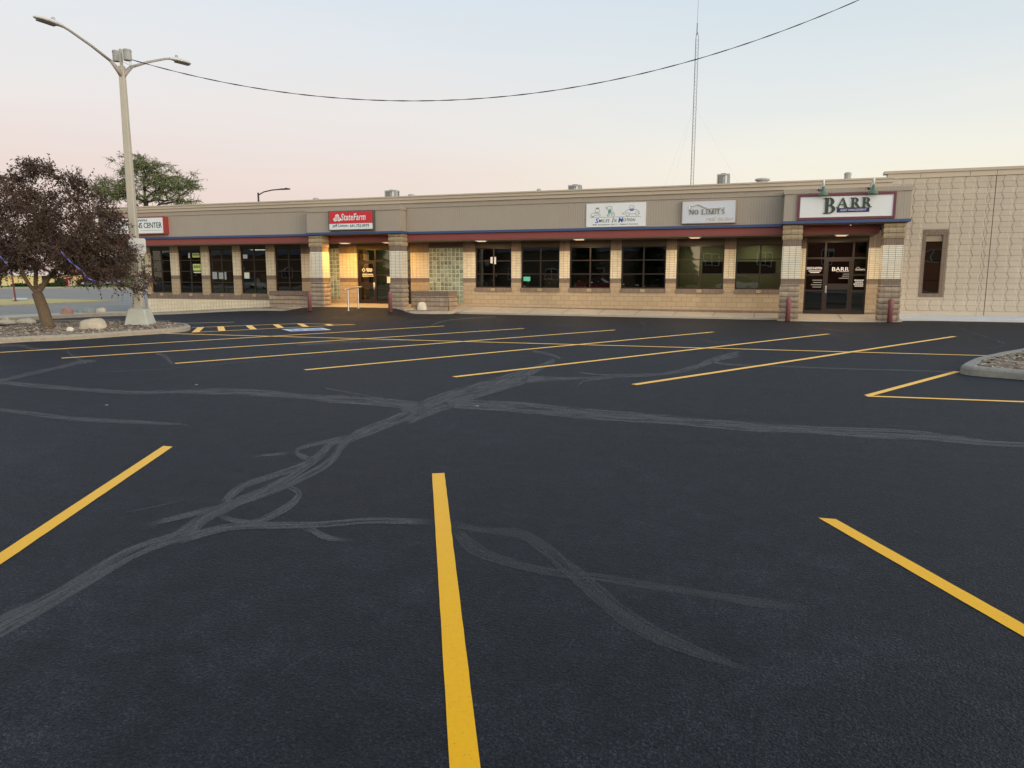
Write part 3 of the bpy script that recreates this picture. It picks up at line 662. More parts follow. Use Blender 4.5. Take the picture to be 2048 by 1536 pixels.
# sidewalk along the front
WF = 29.95
def wf(u): return interp(u, [(-33, 30.1), (-24, 29.75), (-20.6, 29.75), (-20.3, 29.55), (-15.6, 29.55), (-15.3, 30.15), (-13.3, 30.15), (-13, 29.95), (.22, 29.92), (.3, 29.35), (4.45, 29.35), (4.5, 30.15), (16, 30.3)])
sw = MB(); us = sorted(set([-33+.4*i for i in range(123)]+[-20.6, -20.3, -15.6, -15.3, -13.3, -13, .22, .3, 4.45, 4.5, 16]))
us = [u for u in us if -33 <= u <= 16]
for a, b in zip(us, us[1:]):
    mi = 1 if a >= 4.45 else 0
    def zf(u):
        g = G(u, wf(u))
        return g+(.015 if -20.4 < u < -15.5 else .03 if .28 < u < 4.46 else .075 if u < 4.46 else .10)
    vs = []
    for u in (a, b):
        w0 = wf(u); z0 = zf(u); z1 = SB(u)
        vs += [(u, w0, G(u, w0)-.08), (u, w0, z0), (u, w0+.03, z0+.012), (u, 31.52, z1)]
    sw.add(vs, [(0, 4, 5, 1), (1, 5, 6, 2), (2, 6, 7, 3)], mi)
tag(sw.build('sidewalk', ['concrete', 'concrete_pale']), kind='structure')
sj = MB()
for u in fr(-31.6, 15, 1.55):
    a, b = wf(u), 31.5
    if abs(u+18) < 2.6: continue
    za = G(u, a)+.075+.015; zb = SB(u)
    sj.add([(u-.008, a+.05, za+.005), (u+.008, a+.05, za+.005), (u+.008, b, zb+.004), (u-.008, b, zb+.004)], [(0, 1, 2, 3)])
tag(sj.build('sidewalk_joints', 'interior_dark'), kind='structure')

# ---- landscaped islands: kerb, mulch, chips
def island(px, h, kerbmat, mulch_in=.2, chips=700, extra=None, hm=.05, label=None):
    pts = [np.array(p[:2]) for p in [gp(x, y, dz) for x, y, dz in px]]+([np.array(e) for e in extra] if extra else [])
    # round the outline
    cl = []
    n_ = len(pts)
    for i in range(n_):
        a, b, c, d = pts[i-1], pts[i], pts[(i+1) % n_], pts[(i+2) % n_]
        for k in range(6):
            t = k/6; cl.append(.5*((2*b)+(c-a)*t+(2*a-5*b+4*c-d)*t*t+(3*b-a-3*c+d)*t**3))
    cen = sum(cl)/len(cl)
    def inset(dist):
        out = []; m_ = len(cl); area = sum(cl[i][0]*cl[(i+1) % m_][1]-cl[(i+1) % m_][0]*cl[i][1] for i in range(m_))
        for i in range(m_):
            t = cl[(i+1) % m_]-cl[i-1]; t = t/np.linalg.norm(t); nn = np.array([-t[1], t[0]])*(1 if area > 0 else -1); out.append(cl[i]+nn*dist)
        return out
    isl = thing('traffic_island', (float(cen[0]), float(cen[1]), 0.), kind='structure')
    k = MB(); prof = [(0., -.06), (.0, h-.05), (.015, h-.02), (.05, h), (mulch_in, h), (mulch_in+.01, h-.06)]; rings = [inset(d_) for d_, _ in prof]; m_ = len(cl)
    o = k.add([(p[0]+.012*noise.noise((p[0]*4, p[1]*4, z)), p[1]+.012*noise.noise((p[0]*4, p[1]*4, z+9)), z+.008*noise.noise((p[0]*3, p[1]*3, 1.))) for r_, (d_, z) in zip(rings, prof) for p in r_], [])
    for j in range(len(prof)-1):
        for i in range(m_): k.f.append([o+j*m_+i, o+j*m_+(i+1) % m_, o+(j+1)*m_+(i+1) % m_, o+(j+1)*m_+i]); k.mi.append(0)
    k.build('kerb', kerbmat, isl)
    inn = inset(mulch_in+.005)
    bm = bmesh.new(); bm.faces.new([bm.verts.new((p[0], p[1], 0)) for p in inn])
    for ax in (0, 1):
        lo = min(p[ax] for p in inn); hi = max(p[ax] for p in inn); kk = math.floor(lo/.15)+1
        while kk*.15 < hi:
            co = [0, 0, 0]; co[ax] = kk*.15; no = [0, 0, 0]; no[ax] = 1
            bmesh.ops.bisect_plane(bm, geom=bm.verts[:]+bm.edges[:]+bm.faces[:], plane_co=co, plane_no=no, dist=1e-6); kk += 1
    arr = np.array(inn)
    def hz(x, y):
        dmin = np.min(np.hypot(arr[:, 0]-x, arr[:, 1]-y)); return h-.025+hm*sm(dmin/.7)+.018*noise.noise((x*5, y*5, 3.))
    for v in bm.verts: v.co.z = hz(v.co.x, v.co.y); v.co.x -= cen[0]; v.co.y -= cen[1]
    me = bpy.data.meshes.new('mulch'); bm.to_mesh(me); bm.free(); me.materials.append(M['mulch'])
    mo = bpy.data.objects.new('mulch', me); COL.objects.link(mo); mo.parent = isl
    # chips lying on it
    poly = [tuple(p) for p in inn]
    def inside(x, y):
        c_ = False; j = len(poly)-1
        for i in range(len(poly)):
            if (poly[i][1] > y) != (poly[j][1] > y) and x < (poly[j][0]-poly[i][0])*(y-poly[i][1])/(poly[j][1]-poly[i][1])+poly[i][0]: c_ = not c_
            j = i
        return c_
    cb = MB(); lo = arr.min(0); hi = arr.max(0); cnt = 0; tries = 0
    while cnt < chips and tries < chips*20:
        tries += 1; x, y = rng.uniform(lo[0], hi[0]), rng.uniform(lo[1], hi[1])
        if x < -26 or x > 12 or not inside(x, y): continue
        a = rng.uniform(0, 6.28); L = rng.uniform(.02, .055); wd = rng.uniform(.007, .016); tl = rng.uniform(-.5, .5); z = hz(x, y)+.008
        ca, sa = math.cos(a), math.sin(a); vs = []
        for q, r_ in ((-L, -wd), (L, -wd), (L, wd), (-L, wd)): vs.append((x+q*ca-r_*sa, y+q*sa+r_*ca, z+abs(tl)*L+q*tl*.8+r_*.6))
        cb.add(vs, [(0, 1, 2, 3)]); cnt += 1
    ch = cb.build('mulch_chips', 'chip', isl); ch['kind'] = 'stuff'
    return isl, hz
IS1, HZ1 = island([(-40, 687, 0), (60, 683.5, 0), (150, 679.5, 0), (250, 672.5, 0), (330, 667, 0), (368, 663.5, 0), (381, 659.5, 0), (372, 655.5, .0), (330, 652, .0), (250, 650.5, 0), (160, 651, .0), (80, 655, 0), (20, 660, .0), (-40, 667, .0)], .14, 'kerb', .16, 2200)
IS2, HZ2 = island([(1932, 750, 0), (1927, 741, 0), (1960, 727, 0), (2048, 709, 0), (2200, 682, 0)], .15, 'kerb_grey', .2, 1600, extra=[(13.2, 13.0), (11.5, 11.2), (9.4, 11.35)] if False else [tuple(gp(2300, 700)[:2]), tuple(gp(2280, 782)[:2]), tuple(gp(2048, 760)[:2])])
gb = MB()
bed = [(-15.55, 29.45), (-15.1, 29.2), (-14.2, 29.3), (-13.4, 29.6), (-13.3, 30.2), (-15.55, 30.2)]
gb.prism(bed, 0., .115, 0); gb.prism([(-15.45, 29.5), (-15.05, 29.32), (-14.2, 29.42), (-13.52, 29.68), (-13.42, 30.18), (-15.45, 30.18)], .05, .135, 1)
tag(gb.build('gravel_bed', ['concrete', 'mulch']), kind='structure')
gb = MB(); gb.prism([(-23.6, 29.6), (-20.5, 29.35), (-20.5, 30.3), (-23.6, 30.3)], -.2, .07, 0); gb.prism([(-23.5, 29.72), (-20.6, 29.47), (-20.6, 30.28), (-23.5, 30.28)], .0, .10, 1)
tag(gb.build('gravel_bed', ['concrete', 'mulch']), kind='structure')

# ================================================================== THE SHOP BUILDING
bld = thing('commercial_building', (-14, 31.5, 0), 'long low tan brick building with taupe fascia, maroon band, dark windows and two entrance canopies', 'building')
Y0, Y1 = 31.5, 31.76
WL = ['white_brick', 'tan_block', 'soldier', 'lintel', 'concrete']
wall = MB()
def seg(u0, u1, z0, z1, left=False, y0=Y0):
    bands = [(-1, .28, 2), (.28, 1.36, 1), (1.36, 1.57, 2), (1.57, 2.75, 0), (2.75, 2.955, 2), (2.955, 3.4, 2)]
    if left: bands = [(-1, .42, 0), (.42, .66, 2), (.66, 1.47, 1), (1.47, 1.68, 2), (1.68, 2.87, 0), (2.87, 3.4, 1)]
    for a, b, mi in bands:
        lo, hi = max(a, z0), min(b, z1)
        if hi > lo+1e-4: wall.box(u0, u1, y0, Y1, lo, hi, mi)
LW = [(-32.0, -30.6), (-30.08, -28.55), (-28.05, -26.5), (-26.03, -24.42), (-23.9, -22.3)]
RW = [(-12.9, -11.13), (-10.68, -8.88), (-8.43, -6.6), (-6.14, -4.24), (-3.81, -1.89), (-1.44, .46)]
ops = [(a, b, .74, 3.05, 1) for a, b in LW]+[(-20.65, -20.1, .5, 2.98, 0), (-19.1, -16.2, .33, 2.95, 0), (-15.24, -13.49, .41, 2.95, 0)]+[(a, b, 1.13, 2.94, 0) for a, b in RW]+[(1.21, 3.45, .19, 3.03, 0)]
u = -32.35
for a, b, z0, z1, lf in ops:
    seg(u, a, -.6, 3.4, left=(u < -22.31))
    seg(a, b, -.6, z0, left=bool(lf))
    wall.box(a, b, Y0+.04, Y1, z1, 3.4, 3)
    u = b
seg(u, 3.95, -.6, 3.4)
wall.build('front_wall', WL, bld)
sd = MB(); sd.box(-32.35, -32.1, Y1, 45, -.8, 3.4, 0); sd.box(-32.35, 3.9, 45, 45.25, -.8, 4.8, 0); sd.build('rear_wall', 'tan_block', bld)
FL = float(fp(196, 440, 30)[0])
fa = MB(); fa.box(FL, 3.82, 30.0, 30.3, 3.62, 4.66); fa.box(FL, FL+.25, 30.3, 45, 3.62, 4.86); fa.box(FL-.03, 3.83, 29.965, 30.3, 4.66, 4.86); fa.build('fascia', 'fascia', bld)
co = MB(); co.box(FL-.08, 3.86, 29.90, 30.32, 4.86, 5.0); co.box(FL-.12, 3.90, 29.84, 30.32, 5.0, 5.115); co.box(FL-.15, 3.92, 29.80, 30.34, 5.115, 5.17); co.box(FL-.12, FL+.3, 30.34, 45, 4.86, 5.17); co.build('cornice', 'cornice', bld)
bt = MB(); bt.box(FL-.04, .29, 29.94, 30.3, 3.52, 3.62); bt.build('blue_trim', 'blue', bld)
mb_ = MB(); mb_.box(FL, 3.60, 30.05, 30.28, 3.24, 3.52); mb_.box(3.42, 3.60, 30.28, 31.45, 3.24, 3.52); mb_.box(FL, FL+.2, 30.28, 45, 3.24, 3.52); mb_.build('maroon_band', 'maroon', bld)
sf = MB(); sf.box(FL+.05, 3.58, 30.07, 31.52, 3.2, 3.30); sf.box(FL+.05, -32.36, 31.52, 45, 3.2, 3.30); sf.build('soffit', 'soffit', bld)
rf = MB(); rf.box(FL+.25, 3.8, 30.3, 45, 4.72, 4.84); rf.build('roof', 'roof', bld)
def canopy(u0, u1, y, ztop, zb):
    c = MB(); c.box(u0, u1, y, 29.96, zb+.1, ztop-.16); c.box(u0-.03, u1+.03, y-.04, 29.955, ztop-.16, ztop)
    o = c.build('entrance_canopy', 'fascia', bld)
    t = MB(); t.box(u0-.04, u1+.04, y-.06, 29.93, zb, zb+.1); t.build('blue_trim', 'blue', o)
    s_ = MB(); s_.box(u0+.02, u1-.02, y, 30.04, zb-.02, zb-.004); s_.build('soffit', 'soffit', o)
canopy(-20.42, -15.58, 29.4, 4.71, 3.53)
canopy(.28, 4.42, 29.2, 4.78, 3.56)
def column(u0, u1, y0, y1, zb, zt, dz=0.):
    c = MB(); zs = [(zb, 1.36+dz, 0, .0), (1.36+dz, 1.58+dz, 1, .012), (1.58+dz, 2.76+dz, 2, .006), (2.76+dz, 2.98+dz, 1, .012), (2.98+dz, zt, 3, 0)]
    for a, b, mi, ins in zs:
        if mi in (0, 3):      # rock-faced courses with a rough outline
            z = a
            while z < b-.02:
                h_ = min(.2, b-z)
                xs = 4; f = []
                for side in range(4):
                    for i in range(xs):
                        t = i/xs
                        p = {0: (u0+(u1-u0)*t, y0), 1: (u1, y0+(y1-y0)*t), 2: (u1-(u1-u0)*t, y1), 3: (u0, y1-(y1-y0)*t)}[side]; f.append(p)
                cx, cy = (u0+u1)/2, (y0+y1)/2
                vs = []
                for k, (zz, gr) in enumerate(((z, -.012), (z+.03, .012), (z+h_*.5, .03), (z+h_-.03, .012), (z+h_, -.012))):
                    for p in f:
                        j = .016*noise.noise((p[0]*9, p[1]*9, zz*13)) if k in (1, 2, 3) else 0
                        dx, dy = p[0]-cx, p[1]-cy; L = math.hypot(dx, dy); vs.append((p[0]+dx/L*(gr+j), p[1]+dy/L*(gr+j), zz))
                n_ = len(f); fs = [(q*n_+i, q*n_+(i+1) % n_, (q+1)*n_+(i+1) % n_, (q+1)*n_+i) for q in range(4) for i in range(n_)]
                c.add(vs, fs, mi); z += h_
        else: c.box(u0+ins, u1-ins, y0+ins, y1-ins, a, b, mi)
    return c.build('column', ['split', 'soldier', 'white_brick_col', 'split_tan'], bld, fixn=True)
column(-20.4, -19.72, 29.5, 30.06, -.1, 3.51); column(-16.22, -15.6, 29.5, 30.06, -.1, 3.51)
column(.30, .96, 29.3, 29.92, -.1, 3.53); column(3.66, 4.33, 29.3, 29.92, -.1, 3.53)
def window(u0, u1, z0, z1, nc, rows_, sill=True, y=31.58):
    f = MB(); w_ = .055
    f.box(u0, u0+w_, y, y+.09, z0, z1); f.box(u1-w_, u1, y, y+.09, z0, z1); f.box(u0+w_, u1-w_, y, y+.09, z0, z0+w_); f.box(u0+w_, u1-w_, y, y+.09, z1-w_, z1)
    for i in range(1, nc):
        x = u0+(u1-u0)*i/nc; f.box(x-.03, x+.03, y+.003, y+.085, z0+w_, z1-w_)
    for t in rows_:
        z = z0+(z1-z0)*t
        for i in range(nc):
            a = u0+w_ if i == 0 else u0+(u1-u0)*i/nc+.03; b = u1-w_ if i == nc-1 else u0+(u1-u0)*(i+1)/nc-.03
            f.box(a, b, y+.006, y+.08, z-.022, z+.022)
    o = f.build('window', 'frame', bld)
    p = MB(); p.box(u0+.02, u1-.02, y+.04, y+.052, z0+.02, z1-.02); p.build('pane', 'glass', o)
    if sill:
        s_ = MB(); s_.box(u0-.02, u1+.02, Y0-.035, Y0+.10, z0-.165, z0-.004, 0); um = (u0+u1)/2; s_.box(um-.1, um+.1, Y0-.05, Y0+.06, z0-.15, z0-.012, 1); s_.build('sill', ['soldier', 'split_tan'], o)
    return o
for a, b in LW: window(a, b, .74, 3.05, 2, (.25, .5, .75))
for a, b in RW: window(a, b, 1.13, 2.94, 2, (.345, .67))
def glass_block(u0, u1, z0, z1):
    nx, nz = round((u1-u0)/.195), round((z1-z0)/.197); dx, dz = (u1-u0)/nx, (z1-z0)/nz
    m_ = MB(); m_.box(u0, u1, Y0+.022, Y1, z0, z1, 1)
    for i in range(nx):
        for j in range(nz):
            x0, x1, a, b = u0+i*dx+.012, u0+(i+1)*dx-.012, z0+j*dz+.012, z0+(j+1)*dz-.012; e_ = .03
            m_.add([(x0, Y0+.021, a), (x1, Y0+.021, a), (x1, Y0+.021, b), (x0, Y0+.021, b), (x0+e_, Y0+.006, a+e_), (x1-e_, Y0+.006, a+e_), (x1-e_, Y0+.006, b-e_), (x0+e_, Y0+.006, b-e_)],
                   [(0, 1, 5, 4), (1, 2, 6, 5), (2, 3, 7, 6), (3, 0, 4, 7), (4, 5, 6, 7)], 0)
    m_.build('glass_block_window', ['glassblock', 'glassmortar'], bld)
glass_block(-20.65, -20.1, .5, 2.98); glass_block(-15.24, -13.49, .41, 2.95)
def storefront(u0, u1, z0, z1, mull, door, hz, zt, leafrail):
    y = 31.56; f = MB(); w_ = .06
    f.box(u0, u0+w_, y, y+.1, z0, z1); f.box(u1-w_, u1, y, y+.1, z0, z1); f.box(u0+w_, u1-w_, y, y+.1, z1-w_, z1)
    xs = [u0+w_/2]+mull+[u1-w_/2]
    for x in mull: f.box(x-.035, x+.035, y, y+.1, z0, z1-w_)
    for i, (a, b) in enumerate(zip(xs, xs[1:])):
        a += .035; b -= .035
        f.box(a, b, y+.003, y+.095, zt-.035, zt+.035)
        if i == door: continue
        f.box(a, b, y+.003, y+.095, z0, z0+.14)
        for z in hz: f.box(a, b, y+.006, y+.09, z-.025, z+.025)
    o = f.build('storefront', 'frame', bld)
    p = MB(); p.box(u0+.03, u1-.03, y+.045, y+.055, zt, z1-.03)
    for i, (a, b) in enumerate(zip(xs, xs[1:])):
        if i != door: p.box(a+.02, b-.02, y+.045, y+.055, z0+.1, zt-.01)
    p.build('pane', 'glass', o)
    a, b = xs[door]+.04, xs[door+1]-.04; d = MB(); s_ = .09
    d.box(a, a+s_, y+.01, y+.06, z0+.015, zt-.04); d.box(b-s_, b, y+.01, y+.06, z0+.015, zt-.04); d.box(a+s_, b-s_, y+.01, y+.06, z0+.015, z0+.2); d.box(a+s_, b-s_, y+.01, y+.06, zt-.13, zt-.04); d.box(a+s_, b-s_, y+.012, y+.058, leafrail[0], leafrail[1])
    d.build('door', 'frame', o)
    g = MB(); g.box(a+s_-.01, b-s_+.01, y+.03, y+.04, z0+.19, zt-.12); g.build('door_pane', 'glass', o)
    h_ = MB(); hx = a+.045 if door == 1 else b-.045
    h_.box(hx-.03, hx+.03, y-.005, y+.01, 1.02, 1.30); h_.tube([(hx, y-.005, 1.06), (hx, y-.06, 1.08), (hx, y-.06, 1.24), (hx, y-.005, 1.26)], .012, 6); h_.build('door_handle', 'metal', o)
    return o
sfA = storefront(-19.1, -16.2, .33, 2.95, [-18.13, -17.2], 0, (1.71, 1.07), 2.37, (1.1, 1.34))
sfB = storefront(1.21, 3.45, .19, 3.03, [1.93, 2.93], 1, (1.72, 1.11), 2.37, (1.15, 1.38))
# rooms behind the glass
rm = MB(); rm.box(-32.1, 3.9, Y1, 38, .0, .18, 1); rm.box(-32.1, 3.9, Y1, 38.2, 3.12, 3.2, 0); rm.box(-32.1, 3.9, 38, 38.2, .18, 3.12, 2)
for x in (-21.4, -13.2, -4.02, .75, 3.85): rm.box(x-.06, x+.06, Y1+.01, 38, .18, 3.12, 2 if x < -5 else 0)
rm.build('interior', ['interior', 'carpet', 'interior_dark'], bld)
oa, ob_ = fp(1404, 549, 34), fp(1552, 523, 34); ol = MB(); ol.box(-3.95, .68, 34, 34.1, .18, float(oa[2])); ol.box(-3.95, float(oa[0]), 34, 34.1, float(oa[2]), 3.1); ol.box(float(ob_[0]), .68, 34, 34.1, float(oa[2]), 3.1); ol.box(float(oa[0]), float(ob_[0]), 34, 34.1, float(ob_[2]), 3.1)
ol.build('olive_partition', 'olive', bld)
ol = MB(); ol.box(-19.6, -16.5, 33.6, 33.7, .18, 3.1); ol.build('olive_partition', 'olive', bld)
ol = MB(); ol.box(2.98, 3.78, 32.9, 33.0, .18, 2.6); ol.build('olive_partition', 'olive', bld)
for x, y, en_ in ((-2.9, 33.0, 15), (-.6, 33.2, 15), (-18.2, 32.8, 9), (-9.4, 34.6, 18), (-27.2, 34.4, 16)):  # last two brighten their dim rooms; the far left one is an added source
    cl_ = MB(); cl_.box(x-.3, x+.3, y-.3, y+.3, 3.09, 3.118); c_o = cl_.build('ceiling_light', 'ceil_light', bld)
    ld = bpy.data.lights.new('ceiling_lamp', 'AREA'); ld.size = .55; ld.energy = en_; ld.color = (.95, 1., .75); lo = bpy.data.objects.new('ceiling_lamp', ld); COL.objects.link(lo); lo.parent = c_o; lo.location = (x+14, y-31.5, 3.07)
for i in range(34):          # counters, chairs and shelves seen as dim shapes through the glass
    x = rng.uniform(-31.5, -5); y = rng.uniform(32.6, 35.5); h_ = rng.choice([.75, .9, 1.1, 1.6]); w_ = rng.uniform(.25, .8)
    if -20 < x < -16: continue
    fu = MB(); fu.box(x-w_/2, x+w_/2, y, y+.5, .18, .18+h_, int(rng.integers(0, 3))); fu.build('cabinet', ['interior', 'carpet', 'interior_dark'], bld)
# window decals and notices, each a sheet stuck to the pane
def sheet(owner_name, rects, mat, y=31.575):
    m_ = MB()
    for a, b, c_, d in rects: m_.box(a, b, y-.004, y, c_, d)
    return m_.build(owner_name, mat, bld)
def rect_px(x0, y0, x1, y1, w=31.575):
    a, b = fp(x0, y1, w), fp(x1, y0, w); return (float(a[0]), float(b[0]), float(a[2]), float(b[2]))
sheet('window_notice', [rect_px(385, 506, 398.5, 515)], 'paper_yellow'); sheet('window_notice', [rect_px(386.5, 528, 401, 541)], 'paper_yellow'); sheet('window_notice', [rect_px(387.5, 543.5, 401.5, 546)], 'paper')
sheet('window_notice', [rect_px(377, 506, 379.5, 516)], 'paper'); sheet('window_notice', [rect_px(489, 545, 498.5, 557)], 'paper'); sheet('window_notice', [rect_px(486.5, 509, 494.5, 517)], 'panel_grey')
sheet('window_notice', [rect_px(425.5, 544, 434, 558), rect_px(438, 545, 446.5, 558), rect_px(449.5, 544, 452.5, 559)], 'pgrey')
sheet('window_notice', [rect_px(1047, 553.5, 1060.5, 562)], 'paper_teal')
sheet('window_notice', [rect_px(981, 514, 985.5, 526.5), rect_px(988.5, 514, 992, 528)], 'panel_grey')
lm = MB()
for a, b, c_, d in (rect_px(386, 507, 398, 512), rect_px(387.5, 530, 400, 537)):
    lm = MB()
    for i in range(7): x = a+(b-a)*(i+.2)/7; lm.box(x, x+(b-a)*.07, 31.564, 31.57, c_+.02, d-.02*(i % 3))
    lm.build('notice_lettering', 'ink', bld)
dm = MB()
for a, b in RW[:4]:
    for i in range(7):
        x = rng.uniform(a+.1, b-.1); z = 1.2+abs(rng.normal(0, .35)); z = min(z, 2.6); s_ = rng.uniform(.008, .03)
        n_ = int(rng.integers(5, 8)); dm.poly_front([(x+s_*math.cos(6.28*k/n_)*rng.uniform(.4, 1.3), z+s_*math.sin(6.28*k/n_)*rng.uniform(.3, 1.)) for k in range(n_)], 31.571, 31.575)
dm.build('window_ornaments', 'pgrey', bld)['kind'] = 'stuff'
wd = MB()
put_text(wd, 'SMILES IN MOTION', 1.27, 1.83, 1.93, 2.03, 31.55, .004, weight=.03); 
for i, (x0, x1, z) in enumerate(((1.34, 1.80, 1.86), (1.40, 1.74, 1.80))): wd.box(x0, x1, 31.546, 31.55, z, z+.03)
wd.build('window_lettering', 'decal', bld); wd = MB()
for i, (x0, x1) in enumerate(((3.02, 3.36), (3.05, 3.34), (3.00, 3.36), (3.04, 3.35))):
    if i: wd.build('window_lettering', 'decal', bld); wd = MB()
    for k in range(5): xx = x0+(x1-x0)*k/5; wd.box(xx, xx+(x1-x0)/5-.012, 31.546, 31.55, 1.50-.075*i, 1.535-.075*i)
wd.build('window_lettering', 'decal', bld); wd = MB()
put_text(wd, 'NO LIMITS', 3.04, 3.36, 1.89, 1.95, 31.55, .004, weight=.01)
wd.tube([(3.05, 31.548, 1.96), (3.12, 31.548, 2.02), (3.2, 31.548, 1.96)], .006, 4)
wd.build('window_lettering', 'decal', bld); wd = MB()
put_text(wd, 'BARR', 2.2, 2.8, 1.87, 2.02, 31.565, .004, weight=.0); put_text(wd, 'ASSET MANAGEMENT', 2.34, 2.8, 1.83, 1.865, 31.565, .004)
wd.build('window_lettering', 'decal', bld); wd = MB()
cx, cz = -18.78, 1.94
for a in range(4):
    r0, r1 = .10, .068; an = [R(90*a+q) for q in (0, 90)]
    wd.poly_front([(cx+r0*math.cos(an[0]), cz+r0*math.sin(an[0])), (cx+r0*math.cos(an[1]), cz+r0*math.sin(an[1])), (cx+r1*math.cos(an[1]), cz+r1*math.sin(an[1])), (cx+r1*math.cos(an[0]), cz+r1*math.sin(an[0]))], 31.56, 31.565)
for z, x0, x1, n_ in ((2.0, -18.63, -18.30, 3), (1.945, -18.62, -18.26, 3), (1.89, -18.58, -18.3, 2), (1.74, -18.86, -18.24, 2), (1.655, -18.85, -18.22, 6)):
    for k in range(n_): xx = x0+(x1-x0)*k/n_; wd.box(xx, xx+(x1-x0)/n_-.025, 31.56, 31.565, z-.018, z+.018)
wd.build('window_lettering', 'decal', bld)
wd = MB()
for i, (x0, x1) in enumerate(((1.5, 1.86), (1.53, 1.85), (1.46, 1.86), (1.52, 1.84))): wd.box(x0, x1, 31.546, 31.55, 1.5-.09*i, 1.53-.09*i)
wd.build('faded_lettering', 'decal_dim', bld); wd = MB()
for i, (x0, x1) in enumerate(((2.6, 2.82), (2.58, 2.82), (2.46, 2.82))): wd.box(x0, x1, 31.56, 31.565, 1.74-.08*i, 1.765-.08*i)
wd.build('faded_lettering', 'decal_dim', bld)
sheet('door_notice', [(-17.5, -17.24, 1.32, 1.62)], 'paper', 31.55); sheet('door_notice', [(-18.26, -18.16, 1.12, 1.34)], 'paper', 31.55)

# ---- relief block building on the right
b2 = thing('block_building', (8, 31.45, 0), 'beige relief block building joined to the right end of the long brick building', 'building')
YR = 31.42
w2 = MB(); ou0, ou1, oz0, oz1 = 5.25, 6.08, .90, 3.40
w2.box(3.96, ou0, YR, YR+.3, -.3, 5.28); w2.box(ou1, 16, YR, YR+.3, -.3, 5.28); w2.box(ou0, ou1, YR, YR+.3, -.3, oz0); w2.box(ou0, ou1, YR, YR+.3, oz1, 5.28); w2.box(3.93, 16, YR+.3, 45, 4.9, 5.0); w2.box(15.8, 16, YR+.3, 45, -.3, 5.27); w2.box(3.96, 4.15, 31.8, 45, 3.5, 5.27)
d_ = .085; hh_ = .2032; uc_ = (ou0+ou1)/2
for k in range(13):
    zt = 5.265-2*hh_*k; zm = zt-hh_; zb = zm-hh_
    if zb < .15: zb = max(zb, .2)
    if zm < .22: continue
    for q in range(30):
        xa = 3.98+.4064*q; xb = xa+.4064
        if xb > 15.7: continue
        cut = zb < oz1+.01 and zt > oz0-.01 and xb > ou0-.01 and xa < ou1+.01
        def cx_(x):
            x = min(x, 7.43) if (xa+xb)/2 < 7.45 else max(x, 7.47)
            if not cut: return x
            return min(x, ou0-.006) if (xa+xb)/2 < uc_ else max(x, ou1+.006)
        o_ = [(xa+d_, zt), (xb-d_, zt), (xb, zm), (xb-d_, zb), (xa+d_, zb), (xa, zm)]; g_ = .004; hg = .017; iw = .030
        i_ = [(xa+d_+iw*.6, zt-g_), (xb-d_-iw*.6, zt-g_), (xb-iw, zm), (xb-d_-iw*.6, zb+g_), (xa+d_+iw*.6, zb+g_), (xa+iw, zm)]
        o_ = [(cx_(x), z) for x, z in o_]; i_ = [(cx_(x), z) for x, z in i_]
        if max(x for x, z in i_)-min(x for x, z in i_) < .06: continue
        w2.add([(x, YR+.001, z) for x, z in o_]+[(x, YR-hg, z) for x, z in i_], [(0, 6, 7, 1), (1, 7, 8, 2), (2, 8, 9, 3), (3, 9, 10, 4), (4, 10, 11, 5), (5, 11, 6, 0), (6, 11, 10, 9, 8, 7)], 0)
w2.build('wall', ['relief'], b2)
cp = MB(); cp.box(3.9, 16, YR-.035, YR+.32, 5.28, 5.465); cp.build('parapet_band', 'relief_ridge', b2)
cp = MB(); cp.box(3.78, 16, YR-.08, YR+.36, 5.465, 5.565); cp.build('parapet_cap', 'cornice', b2)
jt = MB(); jt.box(7.44, 7.462, YR-.004, YR+.01, .24, 5.28); jt.box(7.2, 7.208, YR-.002, YR+.01, .24, 5.28)
for x in (5.0, 6.6, 7.45, 9.2): jt.box(x, x+.012, YR-.037, YR, 5.29, 5.46)
jt.build('control_joint', 'lintel', b2)
fw2 = MB(); e_ = .11
fw2.box(ou0, ou0+e_, YR-.024, YR+.22, oz0+.13, oz1-.2); fw2.box(ou1-e_-.06, ou1, YR-.024, YR+.22, oz0+.13, oz1-.2); fw2.box(ou0, ou1, YR-.026, YR+.22, oz0, oz0+.13); fw2.box(ou0, ou1, YR-.026, YR+.22, oz1-.2, oz1)
wn = fw2.build('window', 'soldier', b2)
p = MB(); p.box(ou0+e_, ou1-e_-.06, YR+.12, YR+.14, oz0+.13, oz1-.2); p.build('blind', plain('brown_blind', (.19, .115, .06), .6, .2, 4), wn)
p = MB(); p.box(ou0+e_, ou1-e_-.06, YR+.06, YR+.13, oz1-.44, oz1-.2); p.build('header_panel', 'tan_box', wn)
for z in (2.24, 1.52): p = MB(); p.box(ou0+e_, ou1-e_-.06, YR+.07, YR+.12, z-.02, z+.02); p.build('glazing_bar', 'frame', wn)
p = MB(); p.box(ou0+e_, ou1-e_-.06, YR+.05, YR+.056, oz0+.13, oz1-.44); p.build('pane', 'glass', wn)
# ================================================================== SIGNS
def sign_root(name, x, y, z, label): return thing(name, (x, y, z), label, 'sign')
